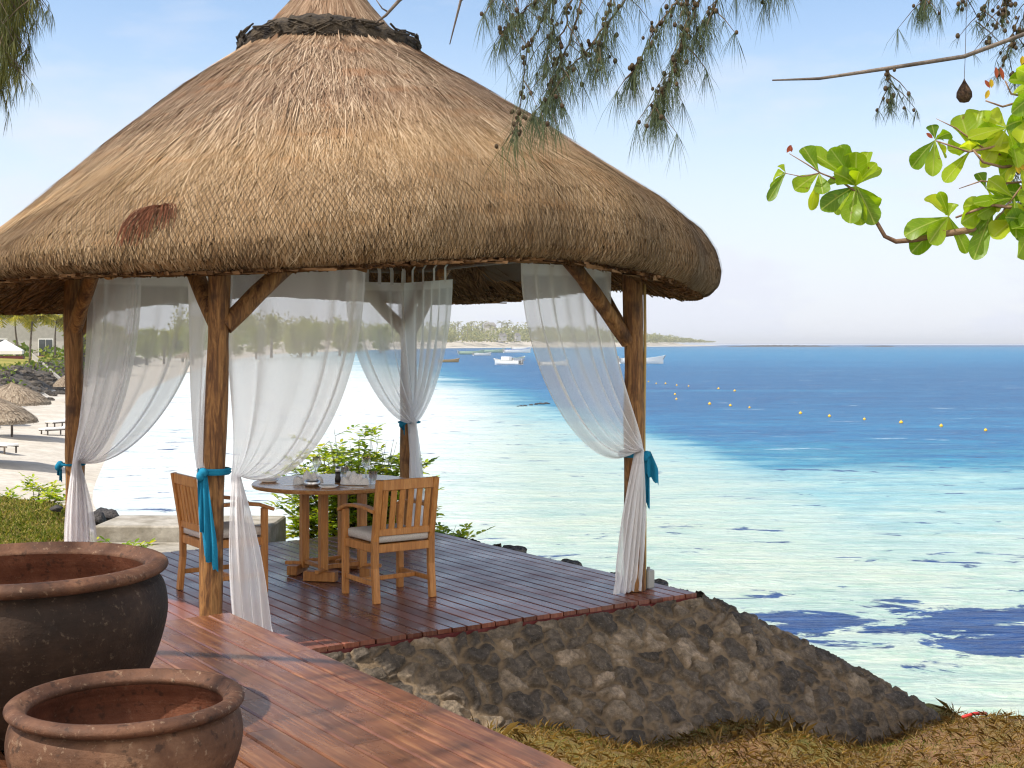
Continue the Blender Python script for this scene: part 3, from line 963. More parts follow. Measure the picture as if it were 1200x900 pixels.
# fringe below the eave, ragged
# collar near the top
m = MB()
n = 46
def collar():
    vs = []; fs = []
    prof = [(.50, 4.28), (.62, 4.26), (.69, 4.20), (.70, 4.10), (.65, 4.03), (.55, 4.07)]
    NC = 96
    for (r, z) in prof:
        for k in range(NC):
            a = 2 * math.pi * k / NC
            rr = r * (1 + .025 * math.sin(a * 17 + z * 40) + random.uniform(-.02, .02))
            vs.append((CEN.x + rr * math.cos(a), CEN.y + rr * math.sin(a), z + random.uniform(-.012, .012) + .02 * math.sin(a * 3)))
    for i in range(len(prof)):
        i2 = (i + 1) % len(prof)
        for k in range(NC): fs.append((i * NC + k, i * NC + (k + 1) % NC, i2 * NC + (k + 1) % NC, i2 * NC + k))
    o = link_mesh('ridge_collar', vs, fs, COLLAR, pav, smooth=True)
    b = MB()
    for k in range(520):
        a = random.random() * 6.283; z = random.uniform(4.05, 4.23); r = .67 + random.uniform(0, .045)
        c = Vector((CEN.x + r * math.cos(a), CEN.y + r * math.sin(a), z))
        t = Vector((-math.sin(a), math.cos(a), random.uniform(-.5, .5))) * random.uniform(.03, .09)
        b.tube([c - t, c + t + Vector((math.cos(a), math.sin(a), 0)) * random.uniform(-.012, .012)], random.uniform(.005, .010), 5)
    b.build('bundle_ends', COLLAR, o)
collar()
# reddish fibre tuft over the near corner, and fibre bands higher up
def fibre(theta0, s0, n, w, ln, name):
    q = []
    for k in range(n):
        th = theta0 + random.gauss(0, w); s = s0 + random.gauss(0, .035)
        pts = []
        sgn = -1 if th < theta0 else 1
        for i in range(4):
            f = i / 3
            p = shape(np.array([th - .11 * ln * f * (1 + abs(random.gauss(0, .2)))]), np.array([s + ln * f * f]))[0]
            o = (Vector(p) - Vector((CEN.x, CEN.y, p[2] - .6))).normalized()
            pts.append(Vector(p) + o * (.045 + .012 * random.random()) * (1.0 if i < 3 else .6))
        for i in range(3):
            d = Vector((-math.sin(th), math.cos(th), 0)) * .004
            q.append([pts[i] - d, pts[i] + d, pts[i + 1] + d, pts[i + 1] - d])
    quads_mesh(name, np.array([[tuple(p) for p in x] for x in q]), 4, FIBRE, pav)
thB = math.atan2(-2.05, -.62)
def arch_tuft(thc, sc):
    q = []
    for k in range(95):
        left = random.random() < .68
        dx = (-random.uniform(.05, .26) if left else random.uniform(.02, .12)); dn = random.uniform(.14, .34) if left else random.uniform(.1, .24)
        t0 = random.gauss(0, .02); pts = []
        for i in range(6):
            f = i / 5
            x = (t0 + .75 * dx * math.sin(f * 1.5)) / 2.9; sx = sc - .05 * math.sin(f * math.pi * .8) + dn * f * f + random.gauss(0, .004)
            p = Vector(shape(np.array([thc + x]), np.array([min(sx, ARC - .05)]))[0])
            o = (p - Vector((CEN.x, CEN.y, p.z - .5))).normalized()
            pts.append(p + o * (.034 + .03 * math.sin(f * math.pi) * random.random()))
        d = Vector((-math.sin(thc), math.cos(thc), 0)) * .0022
        for i in range(5): q.append([pts[i] - d, pts[i] + d, pts[i + 1] + d, pts[i + 1] - d])
    quads_mesh('fibre_tuft', np.array([[tuple(p) for p in x] for x in q]), 4, FIBRE, pav)
arch_tuft(thB + .10, 3.60)
# rafters under the roof
for k in range(16):
    a = RZ + math.pi * 2 * (k + .5) / 16
    m = MB()
    p0 = Vector((CEN.x + 2.35 * math.cos(a), CEN.y + 2.35 * math.sin(a), 2.44)); p1 = Vector((CEN.x + .2 * math.cos(a), CEN.y + .2 * math.sin(a), 3.95))
    m.tube([p0, (p0 + p1) / 2 + Vector((0, 0, -.03)), p1], .035, 8)
    m.build('rafter', BEAM, pav)
# bracket at the foot of the right post and bamboo pole beside it
m = MB(); rot = Matrix((E1, E2, Vector((0, 0, 1)))).transposed()
m.box(L(-.02, -.15, .075), (.07, .07, .14), rot, .008); m.tube([L(-.02, -.15, .14), L(-.02, -.15, .165)], .012, 8)
o = m.build('socket_box', GREYBOX); tag(o, 'small grey metal box on the deck by the right post', 'socket box')
m = MB(); pp = [L(-.05, -.085, .02 + 2.42 * i / 10) + Vector((.004 * math.sin(i), 0, 0)) for i in range(11)]
m.tube(pp, .0115, 8)
BAMBOO = simple('bamboo_cane', (.40, .26, .08), (.52, .36, .13), 4, .45, (1, 1, .4))
o = m.build('bamboo_cane', BAMBOO, None, True); tag(o, 'thin golden bamboo cane standing against the right log post', 'cane')
# hanging shell lantern
lan = empty('hanging_lantern', tuple(P(128, 321, 10.1)), 0, 'amber coconut shell lantern hanging under the left eave', 'lantern')
m = MB(); m.ball((0, 0, 0), .055, 14, 10, .9); m.build('shade', BRASS, lan, True)
m = MB(); m.tube([(0, 0, .05), (0, 0, .2)], .004, 6); m.build('cord', DARKGAP, lan)

# ------------------------------------------------------------------ curtains
def bez(p0, p1, p2, p3, t):
    return p0 * (1 - t) ** 3 + p1 * 3 * t * (1 - t) ** 2 + p2 * 3 * t * t * (1 - t) + p3 * t ** 3
def curtain(A, B, T, F, nf, label, mat=None, amp=.03, sag=.22, pull=.35, tailw=.13, tail=True, nstr=110, tabs=5, bias=1.0, zt=2.47, seed=0, spread=.05, group='white curtains tied to the posts'):
    rs = random.Random(seed)
    A = Vector(A); B = Vector(B); T = Vector(T); F = Vector(F)
    d = (B - A).normalized(); nrm = Vector((-d.y, d.x, 0)).normalized()
    if nrm.y > 0: nrm = -nrm                      # towards the camera
    inn = Vector((-1.43, 10.2, 0)) - (A + B) / 2; inn.z = 0
    inn = (nrm if inn.dot(nrm) > 0 else -nrm) * .125
    A = A + inn; B = B + inn
    Wd = (B - A).length
    NU, N1, N2 = nstr, 34, 20
    ph = [rs.random() * 6 for _ in range(4)]
    V = []; hem = []
    for i in range(NU):
        s = i / (NU - 1); sb = s ** bias
        fold = math.sin(2 * math.pi * nf * s ** 1.3 + ph[0] + 1.8 * math.sin(5 * s + ph[1])) * (.55 + .45 * math.sin(7 * s + ph[3]))
        top = A.lerp(B, sb)
        c1 = top + Vector((0, 0, -.55 * (zt - T.z))) + nrm * amp * 1.2 * fold
        c2 = T + d * Wd * pull * s + Vector((0, 0, .30 - (.30 + sag) * s ** 1.3)) + nrm * .05
        bun = T + d * (s - .5) * spread + nrm * (.05 + .035 * math.sin(s * math.pi) + .018 * math.sin(2 * math.pi * nf * s * 1.5 + ph[2]))
        for j in range(N1):
            t = j / (N1 - 1)
            p = bez(top, c1, c2, bun, t)
            p += nrm * amp * fold * (.35 + .65 * math.sin(min(1, t * 1.6) * math.pi / 2)) * (1 - t ** 3 * .75)
            p += d * .25 * amp * math.cos(2 * math.pi * nf * s + ph[3]) * math.sin(math.pi * t)
            V.append(p); hem.append(.85 if (j < 2) else (.72 if (i < 2 or i > NU - 3) else 0))
        for j in range(1, N2 + 1):
            t = j / N2
            q = bun.lerp(F + d * (s - .5) * 2 * tailw + nrm * .04, t)
            q.z = bun.z + (F.z - bun.z) * t
            opening = min(1, t * 2.2)
            k = 1 - .25 * math.sin(math.pi * t)
            q += nrm * .026 * k * math.sin(2 * math.pi * nf * .9 * s + ph[1] + .8 * t) * opening
            q += d * (tailw * (s - .5) * .55 * math.sin(math.pi * t))
            if j > N2 - 2: q += d * .015 * math.sin(s * 31 + ph[0]) + nrm * .012 * math.sin(s * 23)
            V.append(q); hem.append(.8 if j == N2 else .74 if j > 1 else (.72 if (i < 2 or i > NU - 3) else 0))
    NR = N1 + N2
    fs = [(i * NR + j, i * NR + j + 1, (i + 1) * NR + j + 1, (i + 1) * NR + j) for i in range(NU - 1) for j in range(NR - 1)]
    # tabs that hold it on the beam
    for k in range(tabs):
        s = (k + .35) / tabs
        c = A.lerp(B, s); b0 = len(V)
        for (dz, dn) in ((-.02, 0), (.05, 0), (.11, -.0), (.17, -.04)):
            for sg in (-1, 1): V.append(c + d * .018 * sg + Vector((0, 0, dz)) + nrm * dn); hem.append(.6)
        for r in range(3): fs.append((b0 + 2 * r, b0 + 2 * r + 1, b0 + 2 * r + 3, b0 + 2 * r + 2))
    o = link_mesh('curtain', V, fs, mat or SHEER, None, True, attrs={'hem': hem})
    return tag(o, label, 'curtain', group)

zt = 2.42
# right post D: along the front beam
curtain(L(-.02, .10, zt), L(-.02, .93, zt), L(-.06, .02, 1.06), L(-.05, .12, .015), 6, 'white voile curtain gathered onto the right log post, sweeping in from the left', seed=1, tailw=.13, sag=.30, amp=.035, pull=.5)
# back post C: one towards the left, one towards the right
curtain(L(SIDE1, .06, zt), L(SIDE1, .72, zt), L(SIDE1 - .1, .02, 1.09), L(SIDE1 - .13, -.03, .015), 4, 'left one of the two sheer curtains meeting at the back post', seed=2, tailw=.08, sag=.05, amp=.03, pull=.3)
curtain(L(SIDE1 - .02, -.02, zt), L(SIDE1 - 1.0, -.02, zt), L(SIDE1 - .1, -.05, 1.09), L(SIDE1 - .12, -.12, .015), 5, 'right one of the two sheer curtains meeting at the back post', seed=3, tailw=.08, sag=.0, amp=.03, pull=.22)
# front post B
curtain(L(.02, SIDE2 - .06, zt), L(.02, SIDE2 - 1.06, zt), L(-.10, SIDE2 - .03, 1.05), L(-.12, SIDE2 - .15, .015), 5, 'widest sheer curtain, right of the front log post with a blue sash', seed=4, tailw=.13, sag=.22, amp=.03, pull=.5)
curtain(L(.10, SIDE2, zt), L(.92, SIDE2, zt), L(.05, SIDE2 + .03, 1.02), L(.12, SIDE2 - .02, .015), 3, 'narrow sheer curtain hanging left behind the front log post', seed=5, tailw=.05, sag=.02, amp=.03, pull=.30, tabs=3)
# left post A
curtain(L(SIDE1 - .06, SIDE2 - .12, zt), L(SIDE1 - .06, SIDE2 - 1.15, zt), L(SIDE1 - .2, SIDE2 - .02, .88), L(SIDE1 - .2, SIDE2 - .06, .015), 5, 'leftmost curtain, sheer outer half tied low on the left post', seed=6, tailw=.13, sag=.12, amp=.03, pull=.45)
curtain(L(SIDE1 - .10, SIDE2 - .17, zt), L(SIDE1 - .14, SIDE2 - .55, zt), L(SIDE1 - .22, SIDE2 - .01, .90), L(SIDE1 - .24, SIDE2 - .02, .015), 5, 'denser folded white curtain in front of the sheer one at the left post', SHEER_D, seed=7, tailw=.10, sag=.12, amp=.025, pull=.55, tabs=3)

# sashes
def sash(c, label, ends, r=.115, zw=.05):
    root = empty('sash', tuple(c), 0, label, 'sash', 'blue sashes around the posts')
    m = MB()
    prof = [(r, -zw), (r + .012, -zw * .3), (r + .006, zw * .2), (r + .014, zw * .6), (r, zw)]
    m.lathe(prof, 28)
    m.build('band', TEAL, root, True)
    for (x0, y0, x1, y1, l, w0, w1) in ends:
        NJ, NI = 16, 9
        V = []
        for j in range(NJ):
            t = j / (NJ - 1)
            cx = x0 + (x1 - x0) * t; cy = y0 + (y1 - y0) * t
            ww = w0 + (w1 - w0) * min(1, t * 1.3)
            for i in range(NI):
                s = i / (NI - 1) - .5
                V.append((cx + s * ww, cy - .02 * math.cos(s * 12 + 3 * t) * (.3 + t), .02 - l * t - (.10 * (s + .5) if j == NJ - 1 else 0) + .01 * math.sin(i * 2)))
        link_mesh('loose_end', V, grid_faces(NJ, NI), TEAL, root, True)
    k = MB(); x0, y0 = ends[0][0], ends[0][1]
    k.ball((x0, y0, .0), .03, 12, 8, 1.0); k.ball((x0 - .015, y0 - .012, -.02), .024, 10, 7, 1.3); k.build('knot', TEAL, root, True)
    return root
cB = L(0.02, SIDE2, 1.07) + Vector((-.03, 0, 0))
sash(cB, 'long blue sash knotted on the front log post', [(-.05, -.10, -.005, -.105, .52, .045, .085), (-.065, -.09, -.05, -.10, .34, .04, .06)], .086, .02)
sash(L(0, 0, 1.02) + Vector((.01, 0, 0)), 'short blue sash bunched on the right side of the right log post', [(.10, -.05, .135, -.05, .15, .06, .11), (.09, -.04, .10, -.05, .34, .05, .05)], .10, .02)
sash(L(SIDE1 - .02, -.01, 1.09), 'small blue sash band where the two back curtains meet', [(-.05, -.10, -.05, -.11, .05, .025, .03)], .10, .010)
sash(L(SIDE1 - .1, SIDE2 - .03, .86) + Vector((-.0, 0, 0)), 'blue sash mostly hidden behind the leftmost curtain', [(-.10, -.02, -.105, -.03, .07, .02, .035)], .088, .010)

# ------------------------------------------------------------------ furniture
def make_chair():
    root = empty('armchair', (0, 0, 0))
    def part(name, fn, mat=TEAK, par=None, bev=True):
        m = MB(); fn(m); return m.build(name, mat, par or root)
    Wd, Dp = .50, .50            # width along y, depth along x (front = +x)
    hw = Wd / 2
    for s in (-1, 1):
        part('leg', lambda m: m.bar((.24, s * (hw - .02), 0), (.24, s * (hw - .02), .63), .045, .045))
        def rear(m):
            m.bar((-.24, s * (hw - .02), 0), (-.215, s * (hw - .02), .25), .042, .05)
            m.bar((-.215, s * (hw - .02), .245), (-.215, s * (hw - .02), .45), .042, .05)
        part('leg', rear)
        def arm(m):
            pts = [(-.25, .655), (-.10, .672), (.08, .672), (.2, .655), (.30, .615)]
            for (x0, z0), (x1, z1) in zip(pts, pts[1:]): m.bar((x0, s * (hw - .01), z0), (x1 + .006, s * (hw - .01), z1), .06, .026, (0, 1, 0) if False else (0, 0, 1), .005)
        part('armrest', arm)
        part('stretcher', lambda m: m.bar((-.23, s * (hw - .02), .135), (.24, s * (hw - .02), .135), .022, .035))
        part('seat_rail', lambda m: m.bar((-.21, s * (hw - .02), .385), (.22, s * (hw - .02), .385), .026, .06))
    part('stretcher', lambda m: m.bar((.0, -hw + .03, .135), (.0, hw - .03, .135), .022, .032))
    part('seat_rail', lambda m: m.bar((.24, -hw + .04, .385), (.24, hw - .04, .385), .06, .026, (1, 0, 0)))
    part('seat_rail', lambda m: m.bar((-.215, -hw + .04, .385), (-.215, hw - .04, .385), .06, .026, (1, 0, 0)))
    def slats(m):
        for k in range(7): m.bar((-.17 + k * .063, -hw + .05, .405), (-.17 + k * .063, hw - .05, .405), .012, .05, (1, 0, 0))
    part('seat', slats)
    # back: raked frame with slats
    tilt = .16
    def bp(y, h): return Vector((-.215 - tilt * h, y, .44 + h))
    H = .44
    bk = part('backrest', lambda m: (m.bar(bp(-hw + .04, .06), bp(hw - .04, .06), .05, .028, (1, 0, 0), .004)))
    for sy_ in (-1, 1): part('stile', lambda m: m.bar(bp(sy_ * (hw - .02), 0), bp(sy_ * (hw - .02), H), .042, .045), TEAK, bk)
    def rail(h0, h1):
        def fn(m):
            a = bp(-hw + .04, (h0 + h1) / 2); b = bp(hw - .04, (h0 + h1) / 2)
            m.bar(a, b, h1 - h0, .028, (1, 0, 0), .004)
        return fn
    part('top_rail', rail(.365, .44), TEAK, bk)
    for k in range(6):
        y = -hw + .075 + k * (Wd - .15) / 5
        part('slat', lambda m: m.bar(bp(y, .075), bp(y, .375), .046, .014, (1, 0, 0)), TEAK, bk)
    # cushion
    c = MB()
    n = 14; vs = []; 
    def cz(u, v): return 1 - (abs(u) ** 8 + abs(v) ** 8) * .35
    for top in (1, -1):
        for i in range(n + 1):
            for j in range(n + 1):
                u = i / n * 2 - 1; v = j / n * 2 - 1
                x = u * .235 + .012; y = v * .222
                if abs(u) > .9 and abs(v) > .9: x *= .975; y *= .975
                e = max(abs(u), abs(v))
                th = .038 * (1 - max(0, e - .8) / .2 * .35)
                vs.append((x, y, .455 + top * th + (.006 * math.cos(u * 2) * math.cos(v * 2) if top > 0 else 0)))
    fs = grid_faces(n + 1, n + 1); K_ = (n + 1) ** 2
    fs += [tuple(K_ + i for i in f[::-1]) for f in grid_faces(n + 1, n + 1)]
    ed = [i * (n + 1) for i in range(n + 1)] + [n * (n + 1) + j for j in range(1, n + 1)] + [i * (n + 1) + n for i in range(n - 1, -1, -1)] + [j for j in range(n - 1, 0, -1)]
    for a, b in zip(ed, ed[1:] + ed[:1]): fs.append((a, b, K_ + b, K_ + a))
    link_mesh('cushion', vs, fs, CUSHION, root, True)
    return root
ch1 = make_chair()
cR = Vector((-.905, 9.53, 0))
ch1.location = cR; ch1.rotation_euler = (0, 0, RZ)
tag(ch1, 'teak armchair seen from behind, right of the table', 'chair', 'teak armchairs at the table')
ch2 = copy_tree(ch1)
ch2.location = (-2.165, 9.69, 0); ch2.rotation_euler = (0, 0, math.atan2(.564, .826))
tag(ch2, 'teak armchair left of the table, partly hidden by the front log post', 'chair', 'teak armchairs at the table')

TC = Vector((-1.43, 10.38, 0))
tb = empty('dining_table', tuple(TC), RZ, 'round teak table with pillar legs on a cross shaped base', 'table')
m = MB()
prof = [(.001, .705), (.60, .705), (.635, .712), (.64, .722), (.64, .735), (.632, .742), (.001, .742)]
m.lathe(prof, 64)
TEAKTOP = wood('teak_tabletop', (.36, .15, .05), (.50, .24, .09), (.60, .35, .15), .22, 'X')
smooth_by_angle(m.build('tabletop', TEAKTOP, tb), 30)
for (x, y) in ((.17, .17), (-.17, .17), (.17, -.17), (-.17, -.17)):
    m = MB(); m.bar((x, y, .05), (x, y, .70), .062, .062); m.build('leg', TEAK, tb)
for ang in (45, 135, 225, 315):
    a = R(ang); c, s_ = math.cos(a), math.sin(a)
    m = MB(); m.bar((c * .10, s_ * .10, .085), (c * .40, s_ * .40, .085), .035, .03); 
    for k in (0,):
        t = Vector((-s_, c, 0))
        p = Vector((c * .30, s_ * .30, .042))
        m.bar(p - t * .13, p + t * .13, .085, .075)
    m.build('foot', TEAK, tb)
m = MB()
for a in (0, 1):
    d = Vector((1, 0, 0)) if a == 0 else Vector((0, 1, 0)); o = Vector((0, 1, 0)) if a == 0 else Vector((1, 0, 0))
    for s in (-1, 1): m.bar(-d * .17 + o * .17 * s + Vector((0, 0, .10)), d * .17 + o * .17 * s + Vector((0, 0, .10)), .028, .035)
m.build('stretcher', TEAK, tb)
m = MB()
m.lathe([(.001, .69), (.36, .69), (.36, .704), (.001, .704)], 8); m.build('subframe', TEAK, tb)

ZT = .7425
def napkin(x, y, rz, label):
    o = empty('folded_napkin', (x, y, ZT), rz, label, 'napkin', 'napkins on the table')
    m = MB(); V = []
    # pyramid folded base with two standing lobes
    def lobe(cx, lean, h, w, d):
        NI, NJ = 9, 7; b = []
        for j in range(NJ):
            t = j / (NJ - 1)
            for i in range(NI):
                s = i / (NI - 1) * 2 - 1
                ww = w * (1 - t) ** .6
                b.append((cx + lean * t + s * ww, d * (1 - s * s) * (1 - .4 * t) - .01, h * t + .004))
        m.add(b, grid_faces(NJ, NI)); m.add([(x_, -y_ * .8 - .012, z_) for (x_, y_, z_) in b], grid_faces(NJ, NI))
    lobe(0, -.01, .105, .06, .05); lobe(.055, .035, .055, .065, .05); lobe(-.055, -.03, .06, .065, .055); lobe(0.02, .03, .09, .045, .02)
    mm = m.build('cloth', LINEN, o, True)
    return o
def tumbler(name, x, y, r, h, label, stem_h=0.0):
    m = MB()
    if stem_h:
        prof = [(.001, 0), (.033, .001), (.03, .004), (.006, .008), (.005, stem_h), (.02, stem_h + .01), (r, stem_h + .05), (r * .92, stem_h + h), (r * .92 - .002, stem_h + h), (r - .002, stem_h + .05), (.018, stem_h + .013), (.001, stem_h + .012)]
    else:
        prof = [(.001, 0), (r * .85, .001), (r, h), (r - .002, h), (r * .85 - .002, .008), (.001, .009)]
    m.lathe(prof, 24, (0, 0, 0))
    o = m.build(name, GLASS, None, True); o.location = (x, y, ZT)
    return tag(o, label, 'glass', 'glassware on the table')
def plate(x, y, r, label):
    m = MB(); m.lathe([(.001, .004), (r * .6, .004), (r, .02), (r + .004, .021), (r * .62, 0), (.001, 0)], 28)
    o = m.build('small_plate', CERAMIC, None, True); o.location = (x, y, ZT)
    return tag(o, label, 'plate', 'side plates on the table')
def tp(u, Y): return ((u - 600) / FPX * Y, Y)
napkin(*tp(361, 10.22), .2, 'white folded napkin on the left half of the round table')
napkin(*tp(416, 10.15), -.2, 'white folded napkin on the table nearest the right chair')
tumbler('wine_glass', *tp(371, 10.55), .036, .10, 'stemmed glass behind the left napkin', .085)
tumbler('wine_glass', *tp(429, 10.55), .036, .10, 'stemmed glass behind the right napkin', .085)
tumbler('water_glass', *tp(437, 10.2), .034, .10, 'straight water glass beside the right napkin by the chair back')
tumbler('water_glass', *tp(404, 10.62), .032, .095, 'straight water glass between the pepper mill and right napkin')
m = MB(); m.lathe([(.001, 0), (.055, .001), (.065, .02), (.06, .045), (.05, .052), (.046, .048), (.055, .022), (.001, .01)], 24)
o = m.build('sugar_bowl', STEEL, None, True); o.location = (*tp(366, 10.03), ZT); tag(o, 'small steel bowl in front of the left napkin', 'bowl')
plate(*tp(315, 10.35), .085, 'small white plate at the left rim of the round table')
plate(*tp(385, 9.92), .075, 'small white plate at the front rim of the round table')
pm = empty('pepper_mill', (*tp(396, 10.32), ZT), 0, 'dark pepper mill with a steel cap between the napkins', 'pepper mill')
m = MB(); m.lathe([(.001, 0), (.024, .001), (.025, .03), (.02, .055), (.023, .085), (.001, .086)], 18); m.build('body', PEPPER, pm, True)
m = MB(); m.lathe([(.021, .086), (.024, .10), (.02, .118), (.008, .126), (.001, .127)], 18); m.build('cap', STEEL, pm, True)
ss_ = MB(); ss_.lathe([(.001, 0), (.022, .001), (.022, .07), (.016, .09), (.001, .095)], 16); o = ss_.build('salt_shaker', CERAMIC, None, True); o.location = (*tp(409, 10.30), ZT); tag(o, 'white salt shaker right of the dark pepper mill', 'salt shaker')
def cutlery(x, y, rz, lab, nm):
    m = MB(); m.box((0, 0, .003), (.09, .012, .003)); m.box((.10, 0, .003), (.11, .02, .0025))
    o = m.build(nm, STEEL); o.location = (x, y, ZT); o.rotation_euler = (0, 0, rz); tag(o, lab, 'cutlery', 'cutlery on the table')
cutlery(*tp(338, 10.12), .35, 'steel knife lying on the left side of the table', 'table_knife')
cutlery(*tp(404, 9.98), -.3, 'steel fork lying in front of the right napkin', 'table_fork')

# ------------------------------------------------------------------ clay pots
def pot(name, x, y, z0, R_, H, rim_r, label, m_out, belly=1.0):
    root = empty(name, (x, y, z0), 0, label, 'pot')
    N = 96
    out = [(.001, 0), (R_ * .58, 0), (R_ * .62, .012), (R_ * .76, H * .16), (R_ * .90, H * .36), (R_ * .985 * belly, H * .58), (R_ * 1.0 * belly, H * .72), (R_ * .97 * belly, H * .84), (R_ * .91, H * .90), (R_ * .90, H * .93)]
    inn = [(R_ * .83, H * .93), (R_ * .86, H * .86), (R_ * .92 * belly, H * .72), (R_ * .9 * belly, H * .5), (R_ * .76, H * .22), (R_ * .5, H * .07), (.001, H * .05)]
    def cr1(pts, k=4):
        o = []
        n = len(pts)
        for i in range(n - 1):
            p0 = pts[max(i - 1, 0)]; p1 = pts[i]; p2 = pts[i + 1]; p3 = pts[min(i + 2, n - 1)]
            for q in range(k):
                t = q / k
                o.append(tuple(max(.0005, .5 * (2 * p1[c] + (p2[c] - p0[c]) * t + (2 * p0[c] - 5 * p1[c] + 4 * p2[c] - p3[c]) * t * t + (3 * p1[c] - p0[c] - 3 * p2[c] + p3[c]) * t ** 3)) if c == 0 else .5 * (2 * p1[c] + (p2[c] - p0[c]) * t + (2 * p0[c] - 5 * p1[c] + 4 * p2[c] - p3[c]) * t * t + (3 * p1[c] - p0[c] - 3 * p2[c] + p3[c]) * t ** 3) for c in (0, 1)))
        o.append(pts[-1]); return o
    def wob(o, amp):
        for v in o.data.vertices:
            a = math.atan2(v.co.y, v.co.x); k = 1 + amp * math.sin(2 * a + 1) + amp * .5 * math.sin(5 * a + v.co.z * 9)
            v.co.x *= k; v.co.y *= k
        return o
    m = MB(); m.lathe([out[0], out[1]] + cr1(out[1:]), N); wob(m.build('body', m_out, root, True), .006)
    m = MB(); m.lathe(cr1(inn), N); wob(m.build('inner_wall', POT_IN, root, True), .006)
    # rolled rim
    rc = (R_ * .92, H * .955); prof = []
    for k in range(18):
        a = 2 * math.pi * k / 18
        ca, sa = math.cos(a), math.sin(a)
        prof.append((rc[0] + rim_r * 1.25 * ca, rc[1] + rim_r * .78 * sa - (.012 * (R_ / .36) if ca < -.4 else 0)))
    m = MB(); m.lathe(prof, N, closed=True); wob(m.build('rim', POT_RIM, root, True), .006)
    return root
pot('large_clay_pot', -1.99, 5.27, .30, .572, .665, .037, 'largest dark clay pot with a broad rust coloured rim', POT_DARK)
pot('small_clay_pot', -1.245, 4.2, .30, .366, .41, .028, 'smaller rust brown clay pot in front of the dark one', POT_RUST)

# ------------------------------------------------------------------ slabs and rocks near the deck
def slab(a, b, sx, sy, z0, z1, label, nm='concrete_slab'):
    m = MB(); m.box((0, 0, (z1 - z0) / 2), (sx, sy, z1 - z0), None, .015)
    o = m.build(nm, CONCRETE); o.location = L(a, b, z0); o.rotation_euler = (0, 0, RZ)
    tag(o, label, 'slab')
def slab2(x0, x1, y0, y1, z0, z1, label):
    m = MB(); m.box((0, 0, (z1 - z0) / 2), (x1 - x0, y1 - y0, z1 - z0), None, .015)
    o = m.build('concrete_slab', CONCRETE); o.location = ((x0 + x1) / 2, (y0 + y1) / 2, z0); o.rotation_euler = (0, 0, -.02)
    tag(o, label, 'slab')
slab2(-4.0, -2.3, 12.42, 13.2, -.6, .10, 'raised grey concrete slab behind the left end of the deck')
slab2(-3.95, -2.72, 11.78, 12.39, -.7, -.05, 'low concrete step between the deck and the raised slab')
def rock(name, c, size, label, group=None, mat=BLACKROCK, seed=0):
    rs = np.random.default_rng(seed)
    m = MB(); m.ball((0, 0, 0), 1.0, 14, 9)
    v = np.array(m.v); n = v / (np.linalg.norm(v, axis=1, keepdims=True) + 1e-9)
    ph = rs.random((5, 3)) * 6
    k = 1 + .16 * np.sin(n[:, 0] * 3 + ph[0, 0]) * np.sin(n[:, 1] * 4 + ph[0, 1]) + .12 * np.sin(n[:, 2] * 5 + n[:, 0] * 4 + ph[1, 0]) + .06 * np.sin(n[:, 1] * 11 + n[:, 0] * 7 + ph[2, 0])
    o = link_mesh(name, v * k[:, None] * np.array(size), m.f, mat, None, True)
    o.location = c
    return tag(o, label, 'rock', group)
rock('boulder', P(124, 606, 16.6), (.20, .2, .11), 'black boulder at the far end of the raised concrete slab', seed=1)
rock('boulder', P(112, 609, 16.2), (.13, .15, .10), 'smaller black boulder on the grass beside the left curtain tail', seed=2)
rock('boulder', P(66, 596, 16.0), (.07, .09, .04), 'small grey boulder in the grass left of the curtain', seed=3)
for i, (u, v, Y, sz) in enumerate(((640, 651, 12.0, .16), (694, 664, 11.2, .13), (765, 685, 10.1, .10))):
    p = P(u, v, Y); p.z = -.06
    a_ = (p - O).dot(E1)
    q = L(a_, -.345 - .10, -.05)
    rock('kerb_stone', q, (sz * .8, sz * 1.6, .05), ['flat dark stone furthest along the right edge of the deck', 'flat dark stone midway on the right deck edge', 'flat stone behind the grey box at the deck edge'][i], 'stones along the right deck edge', BANK, 10 + i)

# ------------------------------------------------------------------ grasses
GRASS = leafmat('grass_blades', [(.06, .11, .012), (.14, .19, .022), (.26, .25, .05), (.46, .36, .16)], .3, .6, .2, 1.6)
STRAW = leafmat('dry_straw', [(.20, .12, .045), (.40, .26, .10), (.55, .40, .19)], .25, .6, .2, 2.0)
def blades(name, n, region, hlo, hhi, wid, mat, flat=.5, seed=0, accept=None):
    r = np.random.default_rng(seed)
    x = r.uniform(region[0], region[1], n); y = r.uniform(region[2], region[3], n)
    if accept is not None:
        k = accept(x, y, r); x = x[k]; y = y[k]
    n = len(x)
    z = gz(x, y)
    a = r.uniform(0, 6.283, n); h = r.uniform(hlo, hhi, n); ln = r.uniform(0, flat, n)
    dx, dy = np.cos(a), np.sin(a)
    b = np.stack([x, y, z], 1)
    lean = np.stack([dx, dy, np.zeros(n)], 1)
    side = np.stack([-dy, dx, np.zeros(n)], 1) * (wid * r.uniform(.6, 1.4, n))[:, None]
    up = np.array([0, 0, 1.0])
    mid = b + lean * (h * ln * .5)[:, None] + up * (h * np.cos(ln) * .6)[:, None]
    tip = b + lean * (h * ln * 1.4)[:, None] + up * (h * np.cos(ln * 1.1) * .9)[:, None]
    V = np.stack([b - side, b + side, mid + side * .7, tip, mid - side * .7], 1)
    o = quads_mesh(name, V, 5, mat)
    return tag(o, kind='stuff')
